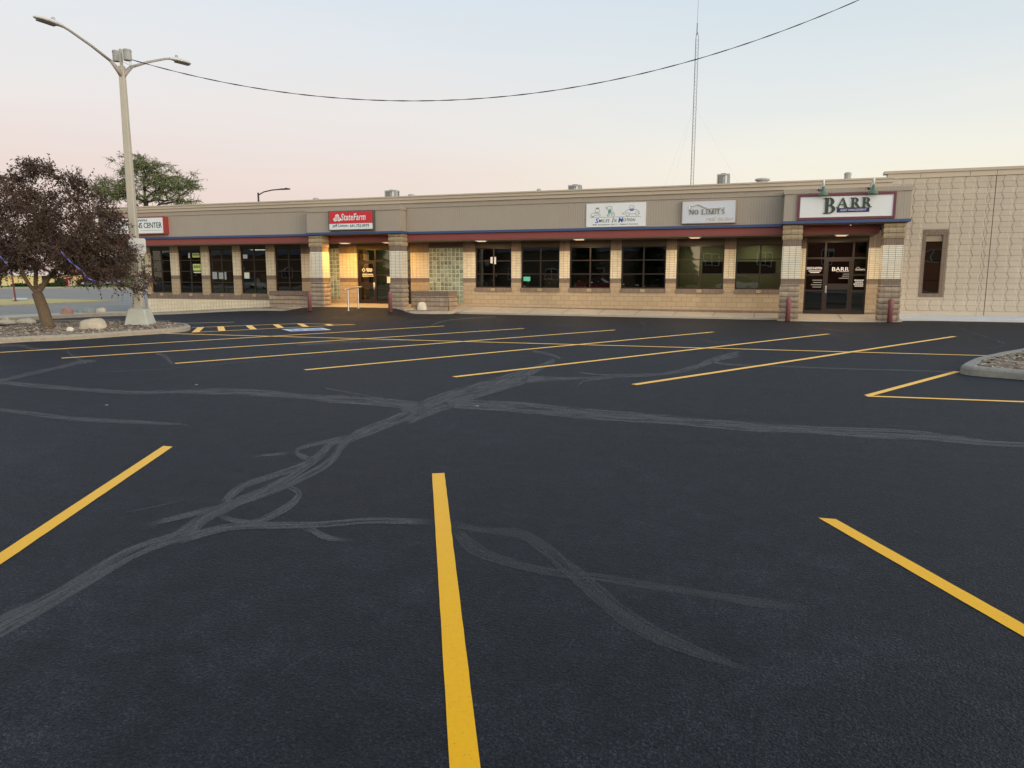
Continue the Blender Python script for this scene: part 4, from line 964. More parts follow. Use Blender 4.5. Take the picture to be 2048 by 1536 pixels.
# red and white insurance office sign over the left entrance
s1 = sign_root('shop_sign', -18.0, 29.3, 3.7, 'red and white light box sign above the left entrance canopy')
x0, x1, z0, z1, y = -19.14, -16.82, 3.69, 4.56, 29.2
m_ = MB(); m_.box(x0, x1, y+.02, 29.398, z0, z1); m_.build('sign_box', plain('dark_sign_box', (.10, .095, .08), .5, .1), s1)
zm = z0+.35*(z1-z0)
m_ = MB(); m_.box(x0+.05, x1-.05, y, y+.02, zm+.004, z1-.04); m_.build('red_panel', 'red', s1, bevel=.015)
m_ = MB(); m_.box(x0+.05, x1-.05, y, y+.02, z0+.04, zm-.004); m_.build('white_panel', 'white', s1, bevel=.015)
m_ = MB(); put_text(m_, 'StateFarm', x0+.68, x1-.38, zm+.13, zm+.43, y, .003, shear=.18, weight=.016, spacing=1.06)
m_.build('lettering', 'white', s1)
lg = MB(); gx, gz_ = x0+.48, zm+.24
for k, (dx, dz, rt) in enumerate(((0, .09, 0), (-.10, -.055, 0), (.10, -.055, 0))):
    lg.poly_front([(gx+dx+.105*math.cos(R(a)), gz_+dz+.085*math.sin(R(a))) for a in range(0, 360, 20)], y-.006-.001*k, y-.001)
lg.build('emblem', 'white', s1)
lg = MB()
for k, (dx, dz) in enumerate(((0, .09), (-.10, -.055), (.10, -.055))): ring_arc(lg, gx+dx*.72, gz_+dz*.72, .062, .048, .013, .013, 0, 360, y-.010-.0008*k, y-.008, 0, 16)
lg.build('emblem_lines', 'red', s1)
m_ = MB(); put_text(m_, 'Jeff Linton', x0+.22, x0+1.0, z0+.12, z0+.28, y, .003, weight=.02, spacing=1.08); m_.build('name_lettering', 'ink', s1); m_ = MB(); put_text(m_, '641-752-0979', x0+1.14, x1-.22, z0+.13, z0+.265, y, .003, weight=.02, spacing=1.08); m_.box(x0+1.06, x0+1.085, y-.008, y, z0+.18, z0+.205); m_.build('phone_lettering', 'ink', s1)
# flat white dentist board with line drawings
s2 = sign_root('shop_sign', -6.1, 29.95, 3.65, 'flat white dentist board with line drawings of children above blue and green lettering')
x0, x1, z0, z1, y = -7.32, -4.89, 3.65, 4.585, 29.95
m_ = MB(); m_.box(x0, x1, y, 29.998, z0, z1); m_.build('board', 'white', s2)
W, Hh = x1-x0, z1-z0
def SX(t): return x0+t*W
def SZ(t): return z0+t*Hh
M['drawing'] = plain('drawing_line', (.16, .17, .18), .5, .05)
ln = MB(); lw = [0]
def stroke(pts, r=.006):
    lw[0] += 1; ln.tube([(SX(a), y-.003-.0001*lw[0], SZ(b)) for a, b in pts], r, 4)
def oval(cx, cz, rx, rz, a0=0, a1=360, r=.006, n=14): stroke([(cx+rx*math.cos(R(a0+(a1-a0)*i/n)), cz+rz*math.sin(R(a0+(a1-a0)*i/n))) for i in range(n+1)], r)
oval(.19, .68, .042, .10); oval(.115, .52, .035, .085, 20, 300); stroke([(.14, .60), (.2, .58), (.235, .50), (.25, .47), (.22, .46), (.19, .52), (.13, .47), (.09, .45)]); oval(.19, .665, .022, .04, 200, 340, .009)
ln.build('line_drawing', 'drawing', s2); ln = MB()
oval(.395, .79, .045, .085); stroke([(.36, .83), (.335, .85), (.335, .79), (.36, .77)]); oval(.40, .775, .02, .03, 200, 340, .008); oval(.455, .52, .03, .075); stroke([(.38, .70), (.375, .58), (.40, .56), (.43, .54), (.455, .52)]); stroke([(.43, .68), (.455, .66), (.455, .52)]); stroke([(.39, .57), (.37, .50), (.35, .48)]); oval(.375, .485, .018, .04)
ln.build('line_drawing', 'drawing', s2); ln = MB()
oval(.765, .80, .04, .085); oval(.70, .51, .028, .07); oval(.855, .53, .028, .07); stroke([(.66, .55), (.665, .66), (.70, .70), (.83, .71), (.875, .66), (.895, .60), (.90, .53), (.88, .52)]); stroke([(.725, .52), (.825, .53)]); stroke([(.61, .53), (.65, .52)]); stroke([(.60, .57), (.65, .565)]); oval(.77, .785, .02, .03, 200, 340, .008)
ln.build('line_drawing', 'drawing', s2)
cb = MB(); cb.poly_front([(SX(a), SZ(b)) for a, b in ((.37, .70), (.42, .70), (.425, .60), (.38, .58))], y-.010, y-.004, 0); cb.build('green_shirt', 'teal', s2)
cb = MB(); cb.poly_front([(SX(a), SZ(b)) for a, b in ((.725, .72), (.74, .66), (.765, .645), (.795, .66), (.805, .72), (.78, .71), (.765, .69), (.75, .71))], y-.010, y-.004, 0); cb.build('blue_collar', 'sblue', s2)
cb = MB(); cb.poly_front([(SX(a), SZ(b)) for a, b in ((.165, .78), (.19, .79), (.215, .79), (.215, .83), (.19, .815), (.167, .82))], y-.010, y-.004, 0); cb.box(SX(.07), SX(.92), y-.006, y-.001, SZ(.405), SZ(.415)); 
put_text(cb, 'MILES', SX(.215), SX(.40), SZ(.19), SZ(.33), y, .003, shear=.25, weight=.006, spacing=1.12); put_text(cb, 'N', SX(.475), SX(.52), SZ(.19), SZ(.33), y, .003, shear=.25, weight=.006, spacing=1.12); put_text(cb, 'OTION', SX(.63), SX(.83), SZ(.215), SZ(.335), y, .006, shear=.25, weight=.006, spacing=1.12)
put_text(cb, 'Mike Scottlebaum, D.D.S. - Pediatric Dentistry', SX(.11), SX(.88), SZ(.055), SZ(.125), y, .004, shear=.22, weight=.012, spacing=1.1)
cb.build('lettering', 'ink', s2)
cb = MB(); put_text(cb, 'S', SX(.155), SX(.215), SZ(.165), SZ(.37), y, .006, shear=.2, weight=.02); cb.build('blue_initial', 'sblue', s2); cb = MB(); put_text(cb, 'M', SX(.545), SX(.63), SZ(.175), SZ(.385), y, .006, shear=.2, weight=.02); cb.build('blue_initial', 'sblue', s2)
cb = MB(); put_text(cb, 'I', SX(.435), SX(.475), SZ(.175), SZ(.38), y, .006, shear=.25, weight=.02); cb.build('green_initial', 'teal', s2)
# pale real estate sign with raised letters
s3 = sign_root('shop_sign', -2.4, 29.9, 3.7, 'pale grey box sign with raised metal letters and a gold roof line for real estate')
x0, x1, z0, z1, y = -3.47, -1.42, 3.69, 4.58, 29.86
m_ = MB(); m_.box(x0, x1, y+.02, 29.998, z0, z1); m_.box(x0, x1, y-.012, y+.02, z0, z0+.03); m_.box(x0, x1, y-.012, y+.02, z1-.03, z1); m_.box(x0, x0+.03, y-.012, y+.02, z0+.03, z1-.03); m_.box(x1-.03, x1, y-.012, y+.02, z0+.03, z1-.03); m_.build('sign_box', 'tan_box', s3)
m_ = MB(); m_.box(x0+.03, x1-.03, y, y+.018, z0+.03, z1-.03); m_.build('panel', 'panel_grey', s3)
W, Hh = x1-x0, z1-z0; m_ = MB()
for k, (ch, a, w_) in enumerate((('N', .14, .085), ('O', .235, .08), ('L', .365, .075), ('I', .44, .05), ('M', .495, .10), ('I', .60, .045), ('T', .645, .065), ('S', .735, .06))):
    serif(m_, ch, SX(a) if False else x0+a*W, z0+.40*Hh, w_*W, .20*Hh, y, .03, 0, .24)
m_.build('raised_lettering', plain('dark_metal_letters', (.16, .17, .14), .3, .1, metal=.5), s3)
m_ = MB(); put_text(m_, 'real estate', x0+.46*W, x0+.95*W, z0+.13*Hh, z0+.30*Hh, y, .02, shear=.3, weight=-.004); m_.build('script_lettering', 'silver', s3)
m_ = MB(); m_.tube([(x0+.13*W, y-.02, z0+.60*Hh), (x0+.24*W, y-.02, z0+.78*Hh), (x0+.30*W, y-.02, z0+.80*Hh), (x0+.46*W, y-.02, z0+.62*Hh), (x0+.80*W, y-.02, z0+.66*Hh)], .012, 6); m_.tube([(x0+.30*W, y-.021, z0+.83*Hh), (x0+.48*W, y-.021, z0+.65*Hh)], .010, 6); m_.tube([(x0+.14*W, y-.021, z0+.62*Hh), (x0+.14*W, y-.021, z0+.76*Hh), (x0+.19*W, y-.021, z0+.76*Hh)], .010, 6); m_.build('roof_line_emblem', 'gold', s3)
# big white sign with plum frame on the right canopy
s4 = sign_root('shop_sign', 2.35, 29.15, 3.7, 'large white sign in a plum frame with dark green raised lettering over the right entrance')
x0, x1, z0, z1, y = .74, 3.95, 3.685, 4.59, 29.12
m_ = MB(); t_ = .085; m_.box(x0, x1, y, 29.198, z0, z0+t_); m_.box(x0, x1, y, 29.198, z1-t_, z1); m_.box(x0, x0+t_, y, 29.198, z0+t_, z1-t_); m_.box(x1-t_, x1, y, 29.198, z0+t_, z1-t_); m_.build('frame', 'plum', s4)
m_ = MB(); m_.box(x0+t_-.002, x1-t_+.002, y+.03, 29.19, z0+t_-.002, z1-t_+.002); m_.build('panel', 'white', s4)
y = y+.03; m_ = MB(); cu = fp(1648, 422, y)
serif(m_, 'B', float(fp(1646.5, 427, y)[0]), float(fp(1650, 427.5, y)[2]), .42, .56, y, .045, 0, .26)
for ch, px, w_ in (('A', 1672.5, .40), ('R', 1700, .31), ('R', 1722.5, .31)): serif(m_, ch, float(fp(px, 418, y)[0]), 4.085, w_, .345, y, .045, 0, .26)
m_.build('raised_lettering', 'dgreen', s4)
a, b = fp(1673.5, 425, y), fp(1739, 416, y); nx0, nx1 = float(a[0]), float(b[0])
m_ = MB(); m_.box(nx0, nx1, y-.02, y-.001, 3.925, 4.075); m_.build('navy_strip', 'navy', s4)
m_ = MB(); put_text(m_, 'ASSET MANAGEMENT', nx0+.10, nx1-.10, 3.965, 4.04, y-.02, .008, shear=.25, weight=.006, spacing=1.12); m_.build('strip_lettering', 'white', s4)
# sign partly hidden by the purple tree
s5 = sign_root('shop_sign', -31, 29.9, 3.8, 'white sign with a red surround behind the lamp post for a senior citizens center')
x0, x1, z0, z1, y = -33.0, -29.14, 3.80, 4.56, 29.66
m_ = MB(); m_.box(x0-.06, x1+.05, y+.012, 29.998, z0-.05, z1+.05); m_.build('sign_box', 'red_dull', s5)
m_ = MB(); m_.box(x0, x1, y, y+.011, z0, z1); m_.build('panel', 'white', s5)
m_ = MB(); put_text(m_, 'MARSHALLTOWN', -32.4, -30.15, 4.39, 4.50, y, .01, weight=.004); put_text(m_, 'SENIOR CITIZENS CENTER', -32.95, -29.2, 4.06, 4.33, y, .01, weight=.0, spacing=.95); m_.box(-30.6, -29.3, y-.006, y, 3.935, 3.945); put_text(m_, 'center', -31.2, -30.6, 3.89, 3.97, y, .006, shear=.3) if False else None
m_.build('lettering', 'ink', s5)
# gooseneck lamps over that sign
def gooseneck(px, label):
    u = float(fp(px, 380, 28.85)[0]); t = thing('sign_lamp', (u, 29.1, 4.7), label, 'lamp', 'green lamps over the large white sign')
    m_ = MB(); yl = 28.86
    m_.lathe((u, yl, 4.50), [(.17, 0.), (.165, .03), (.13, .09), (.07, .14), (.05, .22), (.055, .30), (.03, .32)], 18); m_.build('shade', 'lampgreen', t, smooth=True)
    a = MB(); a.tube([(u-.10, 29.19, 4.74), (u-.09, 29.1, 4.74), (u-.05, 29.02, 4.86), (u-.01, 28.93, 5.02), (u, 28.875, 5.05), (u, 28.86, 4.98), (u, yl, 4.81)], .03, 8); a.build('arm', 'white_paint', t, smooth=True)
    q = MB(); q.tube([(u-.10, 29.16, 4.74), (u-.10, 29.198, 4.74)], .065, 14); q.build('wall_plate', 'white_paint', t)
gooseneck(1647, 'green gooseneck lamp above the plum framed sign, over its dark green letter B'); gooseneck(1747, 'green gooseneck lamp above the blank right end of the plum framed sign')
# soffit lights -----------------------------------------------------
def soffit_light(px, py, label, watts, y=30.28, col=(1, .72, .44)):
    u = float(fp(px, py, y)[0]); t = thing('soffit_light', (u, y, 3.19), label, 'light', 'lit lights under the maroon band')
    m_ = MB(); m_.box(u-.23, u+.23, y-.17, y+.17, 3.165, 3.199); m_.build('housing', 'white_paint', t)
    m_ = MB(); m_.box(u-.17, u+.17, y-.12, y+.12, 3.15, 3.164); m_.build('lens', 'lens', t)
    ld = bpy.data.lights.new('soffit_lamp', 'AREA'); ld.shape = 'RECTANGLE'; ld.size = .4; ld.size_y = .28; ld.energy = watts; ld.color = col
    lo = bpy.data.objects.new('soffit_lamp', ld); COL.objects.link(lo); lo.parent = t; lo.location = (0, 0, -.06)
W_ = 38
soffit_light(690, 483, 'lit soffit light over the glass blocks beside the left entrance', 84, col=(1, .50, .07)); soffit_light(776, 482, 'lit soffit light half hidden by a pillar at the left entrance', 48, col=(1, .50, .07))
soffit_light(963, 480.5, 'lit soffit light right of the wide glass block panel', W_); soffit_light(1159, 472.5, 'lit soffit light below the white board with children drawings', W_); soffit_light(1390, 471, 'lit soffit light below the pale grey real estate sign', W_); soffit_light(1683, 465.5, 'lit soffit light in the right entrance under the plum framed sign', 42)
for px in (350, 460): pass
# ================================================================== SMALL THINGS AT THE FRONT
def bollard(px, py, top, label, yy=None):
    p = gp(px, py)
    if yy: p = fp(px, py, yy); p = np.array([p[0], yy, G(p[0], yy)])
    x, y, z = map(float, p); h_ = float(min(np.linspace(.5, 1.6, 400), key=lambda q: abs((fp(px, top, y)[2]-z)-q)))
    t = thing('bollard', (x, y, z), label, 'bollard', 'maroon bollards in front of the pillars')
    m_ = MB(); r_ = .088; m_.lathe((x, y, z), [(r_, -.05), (r_, h_-.05), (r_*.93, h_-.02), (r_*.6, h_), (.02, h_+.01)], 16); m_.build('post', 'bollard', t, smooth=True)
    m_ = MB(); m_.lathe((x, y, z), [(r_+.02, -.04), (r_+.018, .015), (r_, .02)], 16); m_.build('collar', 'asphalt', t)
bollard(620, 623, 583, 'maroon bollard beside the low wall left of the left entrance'); bollard(781, 625.5, 584, 'maroon bollard in front of the right pillar of the left entrance')
bollard(1575, 641.5, 595, 'maroon bollard in front of the left pillar of the right entrance', 29.08); bollard(1779, 644, 597.5, 'maroon bollard in front of the pillar nearest the beige block building', 29.08)
def planter(u0, u1, y0, y1, zb, zt, label):
    t = thing('planter_wall', ((u0+u1)/2, y0, zb), label, 'low wall')
    m_ = MB(); z = zb; r_i = 0
    while z < zt-.20-.02:
        h_ = min(.2, zt-.2-z); n_ = max(2, int((u1-u0)/.2)); off = 0
        for (ax, c0, c1) in (('f', u0, u1), ('r', y0, y1), ('l', y0, y1)):
            nn = n_ if ax == 'f' else 3
            g = []
            for j, zz in enumerate((z, z+.025, z+h_*.5, z+h_-.025, z+h_)):
                for i in range(nn+1):
                    t_ = c0+(c1-c0)*i/nn; d = (0 if j in (0, 4) else .035)+(.02*noise.noise((t_*6, zz*11, 2.)) if j in (1, 2, 3) else 0)
                    g.append((t_, y0-d, zz) if ax == 'f' else (u1+d, t_, zz) if ax == 'r' else (u0-d, t_, zz))
            m_.add(g, [(j*(nn+1)+i, j*(nn+1)+i+1, (j+1)*(nn+1)+i+1, (j+1)*(nn+1)+i) for j in range(4) for i in range(nn)], 0)
        z += h_
    m_.build('blocks', 'split', t, fixn=True)
    m_ = MB(); m_.box(u0-.02, u1+.02, y0-.03, y1, zt-.2, zt); m_.build('soldier_course', 'soldier', t, bevel=.01)
planter(-15.5, -13.66, 30.2, 31.1, .1, .98, 'low brown split-face planter wall under the wide glass block panel'); planter(-23.4, -20.46, 30.35, 31.2, -.1, .92, 'low brown split-face planter wall left of the left entrance pillar')
# handrail
pa, pb = gp(697, 621.5), gp(717, 616.5); pa, pb = np.array(pa), np.array(pb)
t = thing('handrail', tuple(map(float, pa)), 'short silver pipe handrail with a looped top on the entrance ramp', 'handrail')
for p in (pa, pb):
    m_ = MB(); zt = p[2]+.93; m_.tube([(p[0], p[1], p[2]-.03), (p[0], p[1], zt)], .035, 12); m_.lathe((p[0], p[1], p[2]), [(.07, 0), (.07, .012), (.036, .014)], 12); m_.build('post', 'metal', t, smooth=False)
d = (pb-pa); d[2] = 0; L = np.linalg.norm(d); d /= L; nn = np.array([-d[1], d[0], 0]); za, zb = pa[2]+.95, pb[2]+.95
sl = (zb-za)/L
def rp(s, o): q = pa+d*s+nn*o; return (q[0], q[1], za+sl*s)
loop = [rp(-.30, -.09), rp(L+.22, -.09), rp(L+.30, -.05), rp(L+.30, .05), rp(L+.22, .09), rp(-.30, .09), rp(-.38, .05), rp(-.38, -.05), rp(-.30, -.09)]
m_ = MB(); m_.tube(loop, .026, 10, caps=False); m_.tube([rp(0, -.09), rp(0, .09)], .02, 8); m_.tube([rp(L, -.09), rp(L, .09)], .02, 8); m_.build('rail', 'metal', t, smooth=True)
# rocks
def rock(name, px0, px1, py0, py1, mat, label, seed, z=None, flat=1., group=None, lump=.22):
    xc = (px0+px1)/2; p = gp(xc, py1-2, 0 if z is None else z); k = float((np.array(p)-C0)@FW); hw = (px1-px0)/2/F*k; hh = (py1-py0)/F*k
    bm = bmesh.new(); bmesh.ops.create_icosphere(bm, subdivisions=4, radius=1.)
    for v in bm.verts:
        q = v.co.copy(); n1 = noise.noise(q*1.3+Vector((seed, 0, 0))); n2 = noise.noise(q*3.2+Vector((0, seed, 0))); n3 = noise.noise(q*9+Vector((0, 0, seed)))
        s_ = 1+lump*n1+.10*n2+.03*n3
        q = q*s_; q.z = max(q.z, -.35); e_ = .75
        q.x = math.copysign(abs(q.x)**e_, q.x); q.y = math.copysign(abs(q.y)**e_, q.y); v.co = (q.x*hw*.97, q.y*hw*.7, (q.z+.3)*hh/1.28)
    for f in bm.faces: f.smooth = True
    me = bpy.data.meshes.new(name); bm.to_mesh(me); bm.free(); me.materials.append(M[mat])
    o = bpy.data.objects.new(name, me); COL.objects.link(o); o.location = (p[0], p[1]+hw*.3, p[2]-.01); o.rotation_euler = (0, 0, R(20)); ORG[o.name] = Vector(o.location)
    return tag(o, label, 'rock', group)
rock('boulder', 154, 207, 638.5, 660, 'rock_tan', 'large tan boulder on the mulch island between the tree and the lamp post', 3, .16)
rock('boulder', 131, 146, 655, 664, 'rock_white', 'small pale rock on the mulch beside the large tan boulder', 9, .16)
rock('boulder', 120, 143, 616, 632, 'rock_red', 'reddish pointed rock on the far kerb strip', 14, .1); rock('boulder', 152, 187, 616, 630, 'rock_grey', 'flat grey green rock on the far kerb strip', 22, .1); rock('boulder', 189, 210, 617.5, 629, 'rock_tan', 'rounded tan rock on the far kerb strip nearest the lamp post', 31, .1)
rock('boulder', 28, 64, 639, 648, 'rock_tan', 'low flat brown rock on the far kerb strip left of the tree trunk', 37, .06); rock('boulder', -14, 26, 641, 649, 'rock_tan', 'low flat brown rock at the left edge of the photo', 41, .06); rock('boulder', 4, 17, 634, 642, 'rock_tan', 'small rock behind the flat brown rocks at the far left', 45, .08)
rock('boulder', 833, 853, 606, 622, 'rock_white', 'pale rock leaning on the planter wall under the glass block panel', 52, .13, lump=.1)

for k_, (px, py, L_, lab) in enumerate(((392, 770, .03, 'tiny white paper scrap on the asphalt left of the main crack junction'), (212, 811, .035, 'tiny white paper scrap on the asphalt near the left end of the lot'), (953, 813, .035, 'tiny white paper scrap lying on the crack seal junction in the middle'))):
    p = gp(px, py); m_ = MB(); m_.add([(p[0]-L_, p[1]-.01, .004), (p[0]-.01, p[1]-.018, .009), (p[0]+L_, p[1], .005), (p[0]+.015, p[1]+.02, .011), (p[0]-L_*.6, p[1]+.015, .006)], [(0, 1, 4), (1, 3, 4), (1, 2, 3)])
    o_ = m_.build('paper_scrap', 'pgrey', fixn=False); md = o_.modifiers.new('thickness', 'SOLIDIFY'); md.thickness = .002; tag(o_, lab, 'litter')
# ================================================================== ROOF EQUIPMENT
def roof_unit(px0, px1, py0, y, label, shell=None):
    a = fp(px0, py0, y); b = fp(px1, py0, y); w_ = float(b[0]-a[0])*.78; zt = float(a[2])+.03; zb = 4.84; x0 = float(a[0]); x1 = x0+w_; d = w_*.55
    t = thing('air_conditioner', ((x0+x1)/2, y+d/2, zb), label, 'rooftop unit', 'grey condensing units on the roof')
    m_ = MB(); m_.box(x0, x1, y, y+d, zt-.06, zt); m_.box(x0, x1, y, y+d, zb, zb+.1)
    for cx in (x0, x1-.06):
        for cy in (y, y+d-.06): m_.box(cx, cx+.06, cy, cy+.06, zb+.1, zt-.06)
    m_.box(x0+.64*w_, x1-.06, y+.01, y+.05, zb+.1, zt-.06); m_.box(x1-.04, x1-.01, y+.06, y+.5*d, zb+.1, zt-.06)
    m_.build('casing', 'hvac', t)
    m_ = MB(); m_.box(x0+.05, x1-.05, y+.05, y+d-.05, zb+.1, zt-.06); m_.build('coil', 'hvac_dark', t)
    m_ = MB(); n_ = 7
    for i in range(1, n_): xx = x0+.06+(.6*w_)*i/n_; m_.box(xx-.012, xx+.012, y+.02, y+.04, zb+.1, zt-.06)
    m_.box(x0+.48*w_, x0+.60*w_, y+.005, y+.045, zb+.25, zt-.12); m_.build('louvres', 'hvac', t)
    m_ = MB(); m_.box(x0+.66*w_, x0+.78*w_, y-.006, y+.008, zb+.15, zt-.08); m_.build('corner_panel', 'white_paint', t)
    m_ = MB(); m_.lathe(((x0+x1)/2, y+d/2, zt), [(w_*.26, 0), (w_*.26, .02), (w_*.22, .03)], 18); m_.build('fan_guard', 'hvac_dark', t)
roof_unit(769, 799, 382, 36, 'grey condensing unit on the roof above the left entrance'); roof_unit(1136, 1168, 371.5, 36, 'grey condensing unit on the roof above the white board with children drawings'); roof_unit(1434, 1467, 349.5, 36, 'grey condensing unit on the roof just right of the radio mast')
def vent(px, py0, y, r_, label, cap=True, name='roof_vent'):
    a = fp(px, py0, y); t = thing(name, (float(a[0]), y, 4.84), label, 'roof vent'); zt = float(a[2])
    m_ = MB(); m_.lathe((float(a[0]), y, 4.84), [(r_, 0), (r_, zt-4.84-.1)], 12); m_.build('pipe', 'hvac', t)
    m_ = MB(); m_.lathe((float(a[0]), y, zt-.12), [(r_*.9, 0), (r_*1.35 if cap else r_*1.05, .02), (r_*1.3 if cap else r_*1.05, .1), (r_*.5, .13)], 12); m_.build('cap', 'hvac', t)
vent(632, 396, 34, .12, 'small grey vent pipe on the roof left of the red and white sign'); vent(823, 388.5, 35, .13, 'short capped vent on the roof right of the leftmost condensing unit', True); vent(1078, 378, 34, .10, 'slim grey vent pipe on the roof left of the middle condensing unit', False)
vent(1696, 345, 33, .13, 'grey vent pipe on the roof behind the plum framed sign', False); vent(1525, 357, 38, .26, 'wide low ridge vent on the roof left of the plum framed sign')
# radio mast far behind the building
mp_ = gz(1382, 640, 0); d = ray(1383, 372); P_ = C0+d*100; mx, my = float(P_[0]), float(P_[1]); zg = G(mx, my)-.06
def z_at(px, py, x, y):      # height whose image row is py above ground point (x, y)
    lo, hi = -5., 90.
    for _ in range(50):
        mid = (lo+hi)/2; q = np.array([x, y, mid])-C0; row = 768-F*(q@UP)/(q@FW)
        if row > py: lo = mid
        else: hi = mid
    return lo
zt = z_at(0, 62, mx, my)
t = thing('radio_mast', (mx, my, zg), 'tall thin grey lattice radio mast held by guy wires behind the roof', 'mast')
m_ = MB(); rr = .24; legs = [(mx+rr*math.cos(R(a)), my+rr*math.sin(R(a))) for a in (10, 130, 250)]
for lx, ly in legs: m_.tube([(lx, ly, zg), (lx, ly, zt-1.)], .034, 5); m_.tube([(lx, ly, zt-1.), (mx+(lx-mx)*.6, my+(ly-my)*.6, zt-.4), (mx, my, zt)], .034, 5)
n_ = 70
for i in range(n_):
    a, b = zg+(zt-1-zg)*i/n_, zg+(zt-1-zg)*(i+1)/n_
    for k in range(3):
        p, q = legs[k], legs[(k+1) % 3]
        if i % 2: p, q = q, p
        m_.tube([(p[0], p[1], a), (q[0], q[1], b)], .011, 4, caps=False)
m_.build('lattice', 'mast', t)
m_ = MB(); m_.tube([(mx, my, zt-.5), (mx, my, zt+1.0)], .07, 6); m_.tube([(mx, my, zt+1), (mx+.05, my, zt+9)], .022, 5); m_.build('antenna', 'mast', t)
for hz_, a in ((zt*.72, 15), (zt*.72, 135), (zt*.72, 255), (zt*.3, 15), (zt*.3, 135)):
    m_ = MB(); e_ = (mx+15*math.cos(R(a)), my+15*math.sin(R(a)), zg); m_.tube([(mx, my, hz_), e_], .0042, 4, caps=False); m_.build('guy_wire', 'mast', t)

# ================================================================== LAMP POST AND CABLE
bp_ = gp(281, 650, .15); bx, by = float(bp_[0]), float(bp_[1]); zb = .12
T = z_at(0, 134, bx, by)
lp = thing('lamp_post', (bx, by, zb), 'tall cream lamp post with two curved arms and two grey cans at its top', 'lamp post')
rot = R(24)
def sq(hw, ch, z, cx=bx, cy=by):
    o = []
    for sx, sy in ((1, 1), (-1, 1), (-1, -1), (1, -1)):
        a, b = (sx*hw, sy*(hw-ch)), (sx*(hw-ch), sy*hw)
        pr = (a, b) if sx*sy > 0 else (b, a)
        for q in pr: o.append((cx+q[0]*math.cos(rot)-q[1]*math.sin(rot), cy+q[0]*math.sin(rot)+q[1]*math.cos(rot), z))
    return o
def sq_stack(levels, mat, name, parent):
    m_ = MB(); n_ = 8; o = m_.add([v for hw, ch, z in levels for v in sq(hw, ch, z)], [])
    for i in range(len(levels)-1):
        for k in range(n_): m_.f.append([o+i*n_+k, o+i*n_+(k+1) % n_, o+(i+1)*n_+(k+1) % n_, o+(i+1)*n_+k]); m_.mi.append(0)
    m_.f.append([o+(len(levels)-1)*n_+k for k in range(n_)]); m_.mi.append(0)
    return m_.build(name, mat, parent)
sq_stack([(.375, .02, zb-.08), (.36, .03, zb+.02), (.255, .03, zb+.50), (.24, .05, zb+.53)], 'pole_base', 'base', lp)
zt0 = zb+.53
sq_stack([(.128, .025, zt0), (.121, .025, zt0+.6), (.076, .016, T-.05), (.078, .016, T+.02)], 'pole', 'pole', lp)
m_ = MB()
for k in range(4):
    a = rot+R(45+90*k); m_.tube([(bx+.24*math.cos(a), by+.24*math.sin(a), zt0-.02), (bx+.24*math.cos(a), by+.24*math.sin(a), zt0+.09)], .02, 6)
m_.obox((bx, by, zt0+.012), rot, .2, .2, .012); m_.build('anchor_plate', 'metal', lp)
AN = R(262); ax, ay = math.cos(AN), math.sin(AN); LN = 2.35; RS = .62
def arm(sg):
    def P(s, z): return (bx+sg*ax*s, by+sg*ay*s, T+z)
    m_ = MB(); m_.tube([P(.0, -.28), P(.12, -.12), P(.34, .10)], [.075, .07, .05], 10); m_.tube([P(.30, .07), P(.9, .36), P(1.5, .60), P(1.62, .635), P(1.76, .65)], [.042, .038, .034, .032, .03], 10)
    o = m_.build('arm', 'arm_paint', lp, smooth=True)
    # cobra head: tapered shell with a flat underside
    prof = [(1.66, .045, .04, .03), (1.74, .075, .06, .035), (1.9, .115, .085, .04), (2.1, .14, .085, .04), (2.3, .12, .06, .035), (2.42, .06, .03, .025), (2.45, .02, .012, .012)]
    n_ = 14; vs = []; lx, ly = -ay, ax
    for s, hw, ht, hb in prof:
        for k in range(n_):
            a = 2*math.pi*k/n_; c_, s2_ = math.cos(a), math.sin(a); q = P(s, .655+.03*(s-1.66)); off = hw*c_; zz = ht*s2_ if s2_ > 0 else hb*s2_
            vs.append((q[0]+lx*off, q[1]+ly*off, q[2]+zz))
    h_ = MB(); ob = h_.add(vs, [])
    for i in range(len(prof)-1):
        for k in range(n_): h_.f.append([ob+i*n_+k, ob+i*n_+(k+1) % n_, ob+(i+1)*n_+(k+1) % n_, ob+(i+1)*n_+k]); h_.mi.append(0)
    h_.f.append([ob+k for k in range(n_)]); h_.mi.append(0); h_.f.append([ob+(len(prof)-1)*n_+k for k in range(n_)]); h_.mi.append(0)
    hd = h_.build('lamp_head', 'lamp_head', lp, smooth=True)
    l_ = MB(); q0, q1 = P(1.88, .622), P(2.36, .633); l_.add([(q0[0]+lx*.09, q0[1]+ly*.09, q0[2]), (q0[0]-lx*.09, q0[1]-ly*.09, q0[2]), (q1[0]-lx*.07, q1[1]-ly*.07, q1[2]), (q1[0]+lx*.07, q1[1]+ly*.07, q1[2]), (q0[0]+lx*.07, q0[1]+ly*.07, q0[2]-.03), (q0[0]-lx*.07, q0[1]-ly*.07, q0[2]-.03), (q1[0]-lx*.05, q1[1]-ly*.05, q1[2]-.03), (q1[0]+lx*.05, q1[1]+ly*.05, q1[2]-.03)], [(4, 5, 6, 7), (0, 1, 5, 4), (1, 2, 6, 5), (2, 3, 7, 6), (3, 0, 4, 7)])
    l_.build('lens', 'lamp_lens', hd)
    e_ = MB(); q = P(1.92, .74); e_.lathe(q, [(.045, -.02), (.045, .05), (.038, .07), (.0, .072)], 10); e_.build('photocell', 'hvac', hd)
arm(1); arm(-1)
